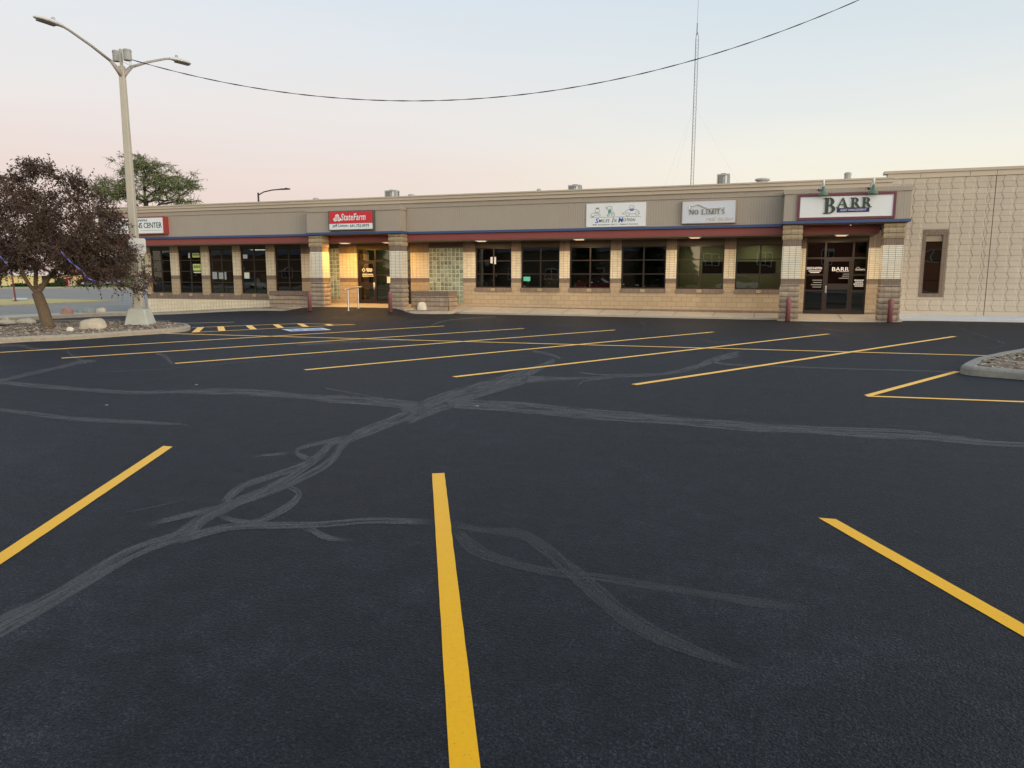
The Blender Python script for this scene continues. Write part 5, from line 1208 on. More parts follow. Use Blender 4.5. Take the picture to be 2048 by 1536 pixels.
def can(px, py0, py1, r_, dy):
    a = fp(px, py1, by+dy); m_ = MB(); x_, z_ = float(a[0]), float(a[2]); h_ = float(fp(px, py0, by+dy)[2])-z_
    m_.lathe((x_, by+dy, z_), [(r_*.96, 0), (r_, .02), (r_, h_*.8), (r_*1.06, h_*.81), (r_*1.06, h_*.9), (r_, h_*.92), (r_*.98, h_), (r_*.3, h_+.01)], 18); m_.build('transformer_can', 'hvac_light', lp, smooth=False); return x_, z_
M['hvac_light'] = plain('can_grey', (.33, .33, .30), .4, .08)
can(255.5, 99, 121, .115, -.02); can(233, 101, 123, .10, .16)
m_ = MB(); m_.box(bx-.035, bx+.035, by-.03, by+.03, T, T+.5); m_.tube([(bx+.1, by, T+.12), (bx+.32, by-.02, T+.02), (bx+.36, by-.02, T+.28), (bx+.40, by-.02, T-.02), (bx+.3, by, T-.05)], .008, 5); m_.build('bracket', 'pole', lp)
# cable: fitted sag from the can to the far right
ca = np.array([bx+.25, by, z_at(0, 117, bx+.25, by)]); cbp = np.array([4.145, 24.264, 10.43])
obs = [(300, 130), (470, 174), (640, 197), (840, 205), (1000, 195), (1100, 182), (1200, 163), (1340, 127), (1500, 82), (1640, 33), (1715, 0)]
best = None
for sag in np.arange(1.6, 3.6, .05):
    for dz_ in np.arange(-.8, .81, .1):
        t_ = np.linspace(0, 1, 160)[:, None]; Pp = ca+(cbp+np.array([0, 0, dz_])-ca)*t_; Pp[:, 2] -= sag*4*(t_*(1-t_))[:, 0]
        q = Pp-C0; k = q@FW; X = 1024+F*(q@RT)/k; Y = 768-F*(q@UP)/k
        e_ = sum(np.min((X-a)**2+(Y-b)**2) for a, b in obs)
        if best is None or e_ < best[0]: best = (e_, sag, dz_)
_, sag, dz_ = best; tt = np.linspace(0, 1.35, 110)
pts = []
for i, t_ in enumerate(tt):
    p = ca+(cbp+np.array([0, 0, dz_])-ca)*t_; p[2] -= sag*4*t_*(1-t_); pts.append(tuple(p))
m_ = MB(); m_.tube(pts, .009, 6)
for ph in (0, math.pi): m_.tube([(p[0], p[1]+.01*math.cos(i*1.3+ph), p[2]+.01*math.sin(i*1.3+ph)) for i, p in enumerate(pts)], .007, 5)
tag(m_.build('overhead_cable', 'cable'), 'twisted black overhead cable sagging from the lamp post across the sky', 'cable')
# two plates on the post
def plate(name, px0, px1, py0, py1, dy, label, turn, text=None):
    xc = (px0+px1)/2; p = fp(xc, (py0+py1)/2, by+dy); k = float((np.array(p)-C0)@FW); w_ = (px1-px0)/F*k/2; h_ = (py1-py0)/F*k/2
    t = thing(name, tuple(map(float, p)), label, 'sign', rz=R(turn)); m_ = MB(); pts_ = []
    r_ = .05
    for cx, cz, a0 in ((w_-r_, h_-r_, 0), (-w_+r_, h_-r_, 90), (-w_+r_, -h_+r_, 180), (w_-r_, -h_+r_, 270)): pts_ += arc(cx, cz, r_, r_, a0, a0+90, 4)
    m_.poly_front([(p[0]+a, p[2]+b) for a, b in pts_], p[1]-.004, p[1]+.004); m_.build('plate', 'white_paint', t)
    if text:
        m_ = MB(); put_text(m_, text, p[0]-w_*.86, p[0]+w_*.86, p[2]-h_*.1, p[2]+h_*.3, p[1]-.004, .004); m_.build('lettering', 'pgrey', t)
plate('post_sign', 259, 291, 477, 507, -.22, 'white square sign with rounded corners on the lamp post behind the leaves', 24, 'CUSTOMER')
plate('post_sign', 247, 262, 476, 507, .2, 'narrow grey edge of a second sign on the left of the lamp post', 0)

# ================================================================== TREES
def grow(root_pts, r0, targets, limbs, seed, leafn, leaf, mat_bark, mat_leaf, droop=.3, twig=.5, up=.3, minr=.006, leafw=.5, flat=0.):
    rs = np.random.default_rng(seed)
    nodes = [np.array(p, float) for p in root_pts]; par = [-1]+list(range(len(root_pts)-1)); fork = len(nodes)-1
    for lb in limbs:
        pr = fork if not isinstance(lb[0], int) else lb[0]
        for p in (lb if not isinstance(lb[0], int) else lb[1:]): nodes.append(np.array(p, float)); par.append(pr); pr = len(nodes)-1
    first = fork
    T_ = sorted(targets, key=lambda p: np.linalg.norm(np.array(p)-nodes[fork])); tips = []
    for tg in T_:
        tg = np.array(tg, float); A = np.array(nodes[first:]); dd = np.linalg.norm(A-tg, axis=1)
        base = np.linalg.norm(A-nodes[fork], axis=1); cost = dd+.25*base+np.where(A[:, 2] > tg[2]+.2, .6, 0); k = int(np.argmin(cost)); pi = first+k; L = dd[k]; st = max(2, int(L/.28))
        p0 = nodes[pi].copy(); pr = pi; mid = (p0+tg)/2+rs.normal(0, .10*L, 3)+np.array([0, 0, up*.25*L])
        for i in range(1, st+1):
            t_ = i/st; q = (1-t_)**2*p0+2*t_*(1-t_)*mid+t_*t_*tg; nodes.append(q+rs.normal(0, .012*L, 3)); par.append(pr); pr = len(nodes)-1
        tips.append(pr)
    n_ = len(nodes); cnt = np.zeros(n_)
    for tp in tips: cnt[tp] += 1
    ch = [[] for _ in range(n_)]
    for i in range(n_-1, 0, -1): cnt[par[i]] += cnt[i]; ch[par[i]].append(i)
    tot = max(1, cnt[fork]); rad = np.maximum(minr, r0*np.sqrt(cnt/tot)*.8)
    for i in range(len(root_pts)): rad[i] = r0*(1.28-.28*i/max(1, len(root_pts)-1)) if i else r0*1.6
    tr = MB()
    main = [nodes[i] for i in range(fork+1)]; tr.tube(main, [float(rad[i]) for i in range(fork+1)], 12)
    done = set(range(fork+1))
    order = sorted(range(fork+1, n_), key=lambda i: -cnt[i])
    for i in order:       # chains following the thickest child
        if i in done: continue
        if par[i] not in done: continue
        chain = [par[i], i]; done.add(i); cur = i
        while ch[cur]:
            nx = max(ch[cur], key=lambda j: cnt[j]); chain.append(nx); done.add(nx); cur = nx
        rr = [float(min(rad[c_], rad[chain[1]]*1.15)) for c_ in chain]
        tr.tube([nodes[c_] for c_ in chain], rr, 7 if rr[0] > .03 else 4, 0, caps=False)
    rest = [i for i in range(fork+1, n_) if i not in done]
    for _ in range(6):
        for i in list(rest):
            if par[i] in done: tr.tube([nodes[par[i]], nodes[i]], [float(rad[i])]*2, 4, 0, caps=False); done.add(i); rest.remove(i)
    # leaves: short twigs around each tip carry alternate leaves
    V = []; Fc = []
    for tp in tips:
        c0 = nodes[tp]; dirb = nodes[tp]-nodes[par[tp]]; dirb = dirb/max(1e-6, np.linalg.norm(dirb)); nl = leafn
        tw = max(2, nl//9)
        for _ in range(tw):
            dv = rs.normal(0, 1, 3)+dirb*.9; dv[2] *= (1-flat); dv /= np.linalg.norm(dv); L = twig*rs.uniform(.5, 1.25); s0 = c0+rs.normal(0, twig*.22, 3)*np.array([1, 1, 1-flat]); m2 = nl//tw
            e_ = s0+dv*L+np.array([0, 0, -droop*L*rs.uniform(.2, 1.)])
            tr.tube([s0, (s0+e_)/2+np.array([0, 0, .08*L]), e_], [minr*.8, minr*.6, minr*.4], 3, 0, caps=False)
            for k in range(m2):
                t_ = (k+rs.uniform())/m2; p = s0+(e_-s0)*t_+np.array([0, 0, .16*L*t_*(1-t_)]); a = rs.normal(0, 1, 3)+dv*.6; a[2] -= .25; a /= np.linalg.norm(a); bq = rs.normal(0, 1, 3); bq -= a*(bq@a); bq /= np.linalg.norm(bq)
                ll = leaf*rs.uniform(.65, 1.3); lw_ = ll*leafw*.5; q0 = p; o = len(V); nrm = np.cross(a, bq)
                V += [q0, q0+a*ll*.45+bq*lw_+nrm*ll*.06, q0+a*ll, q0+a*ll*.45-bq*lw_+nrm*ll*.06]; Fc.append((o, o+1, o+2, o+3))
    return tr, V, Fc
def place_tree(name, loc, label, cat, tr, V, Fc, mb, ml, group=None):
    t = thing(name, tuple(map(float, loc)), label, cat, group); tr.build('trunk', mb, t, smooth=True, fixn=False)
    me = bpy.data.meshes.new('crown'); A = np.array(V)-np.array([float(x) for x in loc]); me.from_pydata(A.tolist(), [], Fc); me.materials.append(M[ml]); me.update()
    o = bpy.data.objects.new('crown', me); COL.objects.link(o); o.parent = t; return t
# purple tree on the left island: silhouette blobs in photo pixels at the tree's own distance, given real depth
tb = gp(97, 655, .15); tbx, tby = float(tb[0]), float(tb[1]); ktree = float((np.array(tb)-C0)@FW); mpx = ktree/F
rt_h = np.array([RT[0], RT[1], 0]); rt_h /= np.linalg.norm(rt_h); fw_h = np.array([FW[0], FW[1], 0]); fw_h /= np.linalg.norm(fw_h)
def tp(px, py, dpt=0.):      # point at the tree's distance (plus dpt metres further)
    d_ = ray(px, py); return C0+d_*(ktree+dpt)
blobs = [(40, 445, 90, 76, 1.9, 76), (150, 462, 95, 66, 1.8, 84), (-70, 470, 90, 90, 1.8, 40), (85, 498, 120, 44, 1.9, 80), (195, 512, 72, 46, 1.5, 52), (66, 372, 42, 46, 1.0, 16), (138, 385, 42, 34, 1.1, 12), (232, 535, 32, 28, .8, 10), (5, 400, 55, 45, 1.2, 18), (205, 455, 60, 34, 1.2, 16), (-20, 512, 90, 30, 1.5, 26), (165, 538, 90, 20, 1.3, 22)]
rs_ = np.random.default_rng(11); tg = []
for bxp, byp, rx, ry, dep, n_ in blobs:
    for _ in range(n_):
        while True:
            q = rs_.uniform(-1, 1, 3)
            if q@q <= 1: break
        q = q*(np.linalg.norm(q)**-.25 if np.linalg.norm(q) > .05 else 1)
        tg.append(tp(bxp+q[0]*rx, byp+q[1]*ry, q[2]*dep))
for px, py in ((60, 332), (72, 340), (98, 340), (50, 352), (120, 356), (143, 358), (28, 362), (160, 385), (185, 395), (62, 327), (66, 336), (70, 347), (96, 333), (100, 345), (130, 362), (145, 352), (26, 352), (8, 358), (-12, 362), (172, 392), (200, 402), (222, 428), (60, 340), (104, 352), (283, 548), (292, 535), (278, 575), (296, 560), (268, 580), (240, 568), (255, 500), (12, 536), (-10, 538)):
    tg.append(tp(px, py, rs_.uniform(-.4, .4)))
tr, V, Fc = grow([tp(98, 658), tp(94, 645), tp(87, 620), tp(78, 596), tp(74, 586)], .138, tg, [[tp(60, 572, -.1), tp(50, 556, -.3), tp(35, 520, -.5)], [tp(71, 566, .1), tp(72, 540, .2), tp(70, 490, .2)], [tp(84, 574), tp(96, 556, .2), tp(120, 530, .4), tp(150, 500, .3)]], 5, 128, .070, 'bark', 'leaf_purple', droop=.35, twig=.36, leafw=.5)
rs3 = np.random.default_rng(21)
for px, py, ln, dx in ((60, 323, 44, 6), (72, 334, 34, -2), (98, 333, 40, -8), (52, 345, 30, 6), (120, 352, 34, -8), (143, 352, 40, -16), (150, 362, 30, -14), (28, 350, 34, 4), (8, 352, 34, 4), (-15, 358, 30, 4), (168, 385, 32, -14), (185, 394, 30, -14), (205, 404, 34, -18), (225, 424, 34, -20), (246, 446, 34, -24), (262, 470, 34, -26), (284, 496, 34, -30), (296, 560, 30, -32), (300, 575, 26, -34), (272, 585, 26, -22), (240, 576, 26, -14), (212, 566, 24, -10), (180, 562, 22, -8), (40, 552, 22, 6), (10, 550, 22, 6), (112, 558, 20, -6)):
    up_ = -1 if py > 540 else 1; a_ = tp(px+dx, py+ln*up_ if py < 470 or py > 540 else py+10, rs3.uniform(-.5, .5)); b_ = tp(px, py, rs3.uniform(-.5, .5)); md_ = (a_+b_)/2+rs3.normal(0, .05, 3)
    tr.tube([a_, md_, b_], [.009, .006, .003], 4, 0, caps=False)
    for k in range(34):
        t_ = rs3.uniform(0, 1)**.8; p = (1-t_)**2*a_+2*t_*(1-t_)*md_+t_*t_*b_+rs3.normal(0, .03+.05*(1-t_), 3); a2 = rs3.normal(0, 1, 3)+(b_-a_)*1.5; a2 /= np.linalg.norm(a2); q2 = rs3.normal(0, 1, 3); q2 -= a2*(q2@a2); q2 /= np.linalg.norm(q2); ll = rs3.uniform(.045, .085); o = len(V)
        V += [p, p+a2*ll*.45+q2*ll*.24, p+a2*ll, p+a2*ll*.45-q2*ll*.24]; Fc.append((o, o+1, o+2, o+3))
place_tree('ornamental_tree', (tbx, tby, .12), 'purple leaved ornamental tree with a leaning trunk on the left mulch island', 'tree', tr, V, Fc, 'bark', 'leaf_purple')
# blue ribbons in it
def ribbon(pts, label, w_=.017):
    c = catmull([(a, b, c_) for a, b, c_ in pts], 6); m_ = MB(); vs = []
    for i, (a, b, c_) in enumerate(c): p = tp(a, b, c_); vs += [tuple(p+np.array([0, 0, w_*math.cos(i*.5)])+fw_h*w_*math.sin(i*.5)), tuple(p-np.array([0, 0, w_*math.cos(i*.5)])-fw_h*w_*math.sin(i*.5))]
    m_.add(vs, [(2*i, 2*i+2, 2*i+3, 2*i+1) for i in range(len(c)-1)]); o = m_.build('ribbon', 'ribbon', fixn=False); md = o.modifiers.new('thickness', 'SOLIDIFY'); md.thickness = .004
    tag(o, label, 'ribbon', None)
ribbon([(122, 503, -2.0), (134, 517, -2.05), (150, 531, -2.1), (166, 544, -2.05), (175, 556, -1.9), (190, 562, -1.8)], 'shiny blue ribbon hanging diagonally in the middle of the purple tree'); ribbon([(0, 512, -1.9), (8, 522, -1.95), (16, 530, -2.)], 'short blue ribbon at the left edge of the purple tree', .018)
ribbon([(285, 545, .4), (288, 560, .42), (290, 578, .4), (288, 592, .4)], 'thin lilac ribbon hanging just right of the lamp post', .02)
# green tree beyond the roof
gw = 66.; g0 = fp(296, 420, gw); gk = float((np.array(g0)-C0)@FW)
def tg_(px, py, dp=0.): return C0+ray(px, py)*(gk+dp)
gl = [(295, 350, 62, 30, 3.2, 70), (340, 372, 50, 22, 2.6, 50), (228, 380, 42, 24, 2.6, 62), (275, 330, 30, 14, 1.8, 22), (300, 395, 70, 14, 3., 34), (375, 376, 18, 12, 1.4, 10), (370, 404, 24, 5, 1.4, 9)]
tgs = []
for a, b, rx, ry, dep, n_ in gl:
    for _ in range(n_):
        while True:
            q = rs_.uniform(-1, 1, 3)
            if q@q <= 1: break
        tgs.append(tg_(a+q[0]*rx, b+q[1]*ry, q[2]*dep))
for px, py in ((268, 312), (228, 322), (198, 358), (186, 380), (192, 392), (392, 362), (394, 376), (386, 350), (318, 328), (210, 395), (222, 405), (246, 314)): tgs.append(tg_(px, py, 0))
gz0 = G(float(g0[0]), gw)-.06; base = np.array([g0[0], gw, gz0]); fork_ = tg_(296, 432)
tr, V, Fc = grow([base, base+(fork_-base)*.35+np.array([.1, 0, 0]), base+(fork_-base)*.7, fork_], .38, tgs, [[tg_(270, 408, .3), tg_(245, 388, .5)], [tg_(290, 400), tg_(288, 365, .2)], [tg_(320, 408, -.3), tg_(350, 390, -.4)]], 8, 120, .155, 'branch', 'leaf_green', droop=.1, twig=.85, leafw=.42, minr=.018, flat=.45)
place_tree('honey_locust', base, 'spreading green tree rising behind the roof beside the lamp post', 'tree', tr, V, Fc, 'branch', 'leaf_green')
# black street light behind the roof
sx = fp(517, 400, 52.); sz = float(fp(517, 389, 52.)[2]); ex = float(fp(562, 378.5, 52.)[0]); ez = float(fp(562, 378.5, 52.)[2]); x_ = float(sx[0]); zg = G(x_, 52.)-.06
t = thing('street_light', (x_, 52., zg), 'black street light with a curved arm peeking over the roof', 'street light')
m_ = MB(); m_.tube([(x_, 52, zg), (x_, 52, sz+.15)], [.11, .075], 10); m_.build('post', 'black', t)
m_ = MB(); m_.tube([(x_, 52, sz-.05), (x_+.5*(ex-x_)*.5, 52, sz+(ez-sz)*.55), (x_+.6*(ex-x_), 52, sz+(ez-sz)*.9), (ex, 52, ez)], .05, 8); m_.build('arm', 'black', t, smooth=True)
m_ = MB(); m_.obox((ex+.38, 52, ez+.0), 0, .45, .14, .05); m_.obox((ex+.5, 52, ez+.07), 0, .08, .06, .03); m_.build('lamp_head', 'black', t, bevel=.03)

# ================================================================== FAR LEFT
zf_ = -.45
def at_far(px, py): return gz(px, py, zf_+.15)
def fblock(m_, p, ax_, hw, dp, z0, z1, mi=0):   # block whose front is centred on p and faces the camera
    c = (p[0]+math.cos(ax_+math.pi/2)*dp/2, p[1]+math.sin(ax_+math.pi/2)*dp/2, (z0+z1)/2); m_.obox(c, ax_, hw, dp/2, (z1-z0)/2, mi)
M['yellow_wall'] = plain('pale_yellow_wall', (.72, .57, .26), .8, .08, .4); M['brick_far'] = plain('red_brick_far', (.32, .12, .075), .9, .2, 3)
M['far_red'] = plain('red_cabinet', (.50, .02, .03), .5, .1); M['far_blue'] = plain('blue_grey_car_paint', (.20, .26, .34), .35, .1); M['far_dark'] = plain('dark_car_paint', (.03, .035, .045), .3, .1); M['post_red'] = plain('red_post_paint', (.17, .035, .028), .5, .15)
M['car_glass'] = plain('car_glass', (.02, .025, .03), .1, .1); M['tyre'] = plain('tyre', (.015, .015, .015), .8, .1); M['car_white'] = plain('white_car_paint', (.7, .7, .7), .3, .03); M['car_red'] = plain('red_car_paint', (.30, .02, .02), .3, .05); M['car_silver'] = plain('silver_car_paint', (.4, .42, .43), .3, .05)
ang_f = math.atan2(-.33, .943)*0+R(20)
pY = at_far(28, 571.5); kY = float((np.array(pY)-C0)@FW); sY = kY/F
t = thing('yellow_building', tuple(map(float, pY)), 'pale yellow low building with a white roof edge across the road at far left', 'building')
aY = math.atan2(rt_h[1], rt_h[0])
m_ = MB(); fblock(m_, pY, aY, 85*sY, 9, zf_-.2, pY[2]+20*sY); m_.build('wall', 'yellow_wall', t)
m_ = MB(); q = np.array(pY)-fw_h*.5; fblock(m_, q, aY, 88*sY, 10, pY[2]+20*sY, pY[2]+25.5*sY); m_.build('roof_edge', 'white_paint', t)
m_ = MB()
for o_ in (-60, -30, 62): q = np.array(pY)+rt_h*o_*sY-fw_h*.03; fblock(m_, q, aY, .5, .1, pY[2]+.05, pY[2]+2.1)
m_.build('door', 'interior_dark', t)
pB = at_far(170, 570.5); kB = float((np.array(pB)-C0)@FW); sB = kB/F
t = thing('brick_house', tuple(map(float, pB)), 'small red brick house with a white window across the road behind the purple tree', 'house')
m_ = MB(); fblock(m_, pB, aY, 48*sB, 7, zf_-.2, pB[2]+34*sB); m_.build('wall', 'brick_far', t)
m_ = MB(); n_v = []
c_ = np.array(pB)+fw_h*3.5; hx = 52*sB
for sx_ in (-hx, hx): n_v += [tuple(c_+rt_h*sx_-fw_h*4+np.array([0, 0, 33.8*sB])), tuple(c_+rt_h*sx_+fw_h*4+np.array([0, 0, 33.8*sB])), tuple(c_+rt_h*sx_+np.array([0, 0, 33.8*sB+2.2]))]
m_.add(n_v, [(0, 1, 2), (3, 5, 4), (0, 3, 4, 1), (1, 4, 5, 2), (2, 5, 3, 0)]); m_.build('roof', 'hvac_dark', t)
for o_, w_ in ((-12, 4), (22, 4)):
    q = np.array(pB)+rt_h*o_*sB-fw_h*.06; m_ = MB(); fblock(m_, q, aY, w_*sB, .12, pB[2]+13*sB, pB[2]+22*sB); wf_ = m_.build('window', 'white_paint', t)
    m_ = MB(); q = q-fw_h*.03; fblock(m_, q+rt_h*-1.7*sB, aY, 1.3*sB, .05, pB[2]+14*sB, pB[2]+21*sB); fblock(m_, q+rt_h*1.7*sB, aY, 1.3*sB, .05, pB[2]+14*sB, pB[2]+21*sB); m_.build('pane', 'car_glass', wf_)
pR = at_far(133, 572.5); sR = float((np.array(pR)-C0)@FW)/F
t = thing('vending_machine', tuple(map(float, pR)), 'bright red upright cabinet with a pale side across the road', 'cabinet')
m_ = MB(); fblock(m_, pR, aY, 4.2*sR, .9, pR[2]-.05, pR[2]+17*sR); m_.build('body', 'far_red', t, bevel=.06)
m_ = MB(); fblock(m_, np.array(pR)+rt_h*5.6*sR, aY, 1.3*sR, .8, pR[2]-.05, pR[2]+12*sR); m_.build('side_panel', plain('pink_panel', (.6, .4, .36), .6, .1), t)
m_ = MB(); fblock(m_, np.array(pR)-fw_h*.03, aY, 2.6*sR, .05, pR[2]+15.2*sR, pR[2]+16.6*sR); m_.build('top_label', 'white_paint', t)
def shrub(px, py, w_, h_, label, seed, leafm='leaf_dark', n_=900, lf=.28, name='hedge_shrub', cat_='shrub', xy=None, zb_=None):
    p = at_far(px, py) if xy is None else np.array([xy[0], xy[1], zb_]); rs2 = np.random.default_rng(seed); V = []; Fc = []
    for _ in range(n_):
        q = rs2.normal(0, 1, 3); q /= np.linalg.norm(q); q *= rs2.uniform(.55, 1.05)*(1+.15*noise.noise((q[0]*2+seed, q[1]*2, q[2]*2))); c = np.array([p[0], p[1], p[2]+h_*.45])+rt_h*q[0]*w_+fw_h*q[1]*w_*.6+np.array([0, 0, q[2]*h_*.55])
        if c[2] < p[2]: continue
        a = rs2.normal(0, 1, 3); a /= np.linalg.norm(a); b_ = np.cross(a, rs2.normal(0, 1, 3)); b_ /= np.linalg.norm(b_); o = len(V); V += [c-a*lf/2, c+b_*lf*.3, c+a*lf/2, c-b_*lf*.3]; Fc.append((o, o+1, o+2, o+3))
    m_ = MB()
    for k in range(5): a = k*1.256; m_.tube([(p[0], p[1], p[2]-.1), (p[0]+.3*w_*math.cos(a), p[1]+.3*w_*math.sin(a), p[2]+h_*.4), (p[0]+.5*w_*math.cos(a), p[1]+.5*w_*math.sin(a), p[2]+h_*.75)], [.05, .035, .015], 5)
    t = thing(name, tuple(map(float, p)), label, cat_); m_.build('stem', 'branch', t)
    me = bpy.data.meshes.new('crown'); me.from_pydata((np.array(V)-np.array(p)).tolist(), [], Fc); me.materials.append(M[leafm]); me.update(); o = bpy.data.objects.new('crown', me); COL.objects.link(o); o.parent = t
shrub(167, 572, 1.15, 1.25, 'round dark green hedge in front of the brick house across the road', 1); shrub(122, 572.5, 1.2, 1.5, 'dark shrub left of the red cabinet across the road', 2); shrub(40, 573, 1.6, .6, 'low dark shrub along the yellow wall at far left', 3); shrub(100, 573, 1.8, .7, 'low shrub along the right end of the yellow wall', 4)
shrub(276, 571, 3.4, 7.5, 'bushy green tree far behind the lamp post across the road', 6, 'leaf_green', 2200, .45, 'leafy_tree', 'tree'); shrub(232, 570, 3.0, 5.2, 'bushy green tree across the road behind the blue grey cars', 7, 'leaf_green', 1600, .42, 'leafy_tree', 'tree')
# cars ----------------------------------------------------------------
def make_car(name, label, cat, paint, loc, rz, L=4.5, Wd=1.8, Ht=1.45, group=None):
    t = thing(name, (0, 0, 0), label, cat, group)
    side = [(-L/2, .35), (-L/2+.03, .72), (-L/2+.35, .88), (-L*.18, .93), (L*.28, .95), (L/2-.12, .90), (L/2, .6), (L/2-.02, .33)]
    m_ = MB(); n_ = len(side); o = m_.add([(x, sy*Wd/2, z) for sy in (-1, 1) for x, z in side], [])
    m_.f.append([o+i for i in range(n_)]); m_.mi.append(0); m_.f.append([o+n_+i for i in range(n_)][::-1]); m_.mi.append(0)
    for i in range(n_): j = (i+1) % n_; m_.f.append([o+j, o+i, o+n_+i, o+n_+j]); m_.mi.append(0)
    m_.build('body', paint, t, bevel=.07)
    cab = [(-L*.22, .92), (-L*.08, Ht), (L*.22, Ht-.02), (L*.40, .94)]; m_ = MB(); o = m_.add([(x, sy*(Wd/2-(.06 if z < 1 else .2)), z) for sy in (-1, 1) for x, z in cab], [])
    for f in ((0, 1, 2, 3), (7, 6, 5, 4), (0, 4, 5, 1), (2, 6, 7, 3)): m_.f.append([o+i for i in f]); m_.mi.append(0)
    m_.build('windows', 'car_glass', t)
    m_ = MB(); m_.box(-L*.09, L*.23, -(Wd/2-.19), Wd/2-.19, Ht-.03, Ht+.02); m_.build('roof', paint, t, bevel=.03)
    for x in (-L*.31, L*.30):
        for sy in (-1, 1):
            m_ = MB(); m_.tube([(x, sy*(Wd/2-.2), .33), (x, sy*(Wd/2+.01), .33)], .33, 16); w = m_.build('wheel', 'tyre', t); m_ = MB(); m_.tube([(x, sy*(Wd/2), .33), (x, sy*(Wd/2+.02), .33)], .2, 12); m_.build('rim', 'metal', w)
    for sy in (-1, 1): m_ = MB(); m_.box(-L/2-.01, -L/2+.06, sy*.68-.18, sy*.68+.18, .62, .76); m_.build('headlight', 'white', t)
    t.location = tuple(map(float, loc)); t.rotation_euler = (0, 0, rz); return t
q = at_far(184, 574); make_car('parked_car', 'small dark parked car beside the hedge across the road', 'car', 'far_dark', (q[0], q[1], q[2]), aY+R(100), 4.2)
q = at_far(228, 571); make_car('parked_car', 'blue grey parked car behind the green verge near the lamp post', 'car', 'far_blue', (q[0], q[1], q[2]), aY+R(10), 4.6, Ht=1.7)
q = at_far(254, 569); make_car('parked_car', 'blue grey parked car partly hidden by the lamp post', 'car', 'far_blue', (q[0], q[1], q[2]), aY+R(5), 4.6, Ht=1.7)
q = at_far(196, 573); t = thing('utility_pillar', tuple(map(float, q)), 'pale grey pillar standing next to the dark car across the road', 'pillar'); m_ = MB(); fblock(m_, q, aY, .2, .4, q[2]-.1, q[2]+1.35); m_.build('body', 'concrete_pale', t, bevel=.04); m_ = MB(); fblock(m_, np.array(q)-fw_h*.05, aY, .26, .5, q[2]+1.35, q[2]+1.45); m_.build('cap', 'concrete', t)
q = gp(31.5, 602.5, .1); kq = float((np.array(q)-C0)@FW); t = thing('red_post', tuple(map(float, q)), 'slim red signpost on the dry grass median at far left', 'post'); hq = 62*kq/F
m_ = MB(); m_.tube([(q[0], q[1], q[2]-.1), (q[0]-.15, q[1], q[2]+hq)], .065, 10); m_.build('pole', 'post_red', t); m_ = MB(); m_.lathe((q[0], q[1], q[2]-.02), [(.2, 0), (.2, .05), (.1, .07)], 10); m_.build('foot', 'post_red', t)

# ================================================================== ACROSS THE STREET BEHIND THE CAMERA (mirrored in the glass; partly added to darken the panes)
tag(drape('street', [(-120, -40), (40, -40), (40, -18), (-120, -18)], .01, 'road', 20.), kind='structure')
def house(x, y, w_, d_, h_, wallm, label, wins):
    t = thing('house', (x, y, -.05), label, 'house'); m_ = MB(); m_.box(x-w_/2, x+w_/2, y-d_, y, -.1, h_); m_.build('wall', wallm, t)
    m_ = MB(); m_.add([(x-w_/2-.4, y+.4, h_), (x+w_/2+.4, y+.4, h_), (x+w_/2+.4, y-d_-.4, h_), (x-w_/2-.4, y-d_-.4, h_), (x-w_/2+1, y-d_/2, h_+2.4), (x+w_/2-1, y-d_/2, h_+2.4)], [(0, 1, 2, 3), (0, 4, 5, 1), (2, 5, 4, 3), (0, 3, 4), (1, 5, 2)]); m_.build('roof', 'hvac_dark', t)
    for a, b, z0_, z1_ in wins:
        m_ = MB(); m_.box(x+a, x+b, y, y+.06, z0_, z1_); o = m_.build('window', 'white_paint', t); m_ = MB(); m_.box(x+a+.12, (x+a+x+b)/2-.05, y+.06, y+.08, z0_+.12, z1_-.12); m_.box((x+a+x+b)/2+.05, x+b-.12, y+.06, y+.08, z0_+.12, z1_-.12); m_.build('pane', 'car_glass', o)
house_extra = 1
M['brown_wall'] = plain('brown_siding', (.17, .10, .06), .8, .1)
house(-3, -42, 13, 9, 6.0, 'brown_wall', 'brown house with white windows mirrored in the panes nearest the right entrance', [(-6, -4, 3.2, 4.8), (1, 3, 3.2, 4.8), (5.5, 7.2, 3.0, 4.6)])
house(-30, -46, 34, 12, 5.4, 'interior', 'long tan building mirrored in the windows under the white board with children drawings', [(-9, -7, 1.2, 2.8), (-3, -1, 1.2, 2.8), (4, 6, 1.2, 2.8)])
house(-88, -44, 36, 10, 5.2, 'brown_wall', 'long brown building mirrored in the far left windows', [(-12, -10, 1.4, 3.), (-2, 0, 1.4, 3.), (8, 10, 1.4, 3.)])
house(16, -43, 24, 9, 6.4, 'brick_far', 'dark red brick house added to darken the mirrored view in the right entrance doors', [(-10, -8.4, 3.4, 5.), (-5, -3.2, 3.4, 5.), (2, 4, 3.4, 5.)])  # unseen house, added to cover bright sky in the door reflections
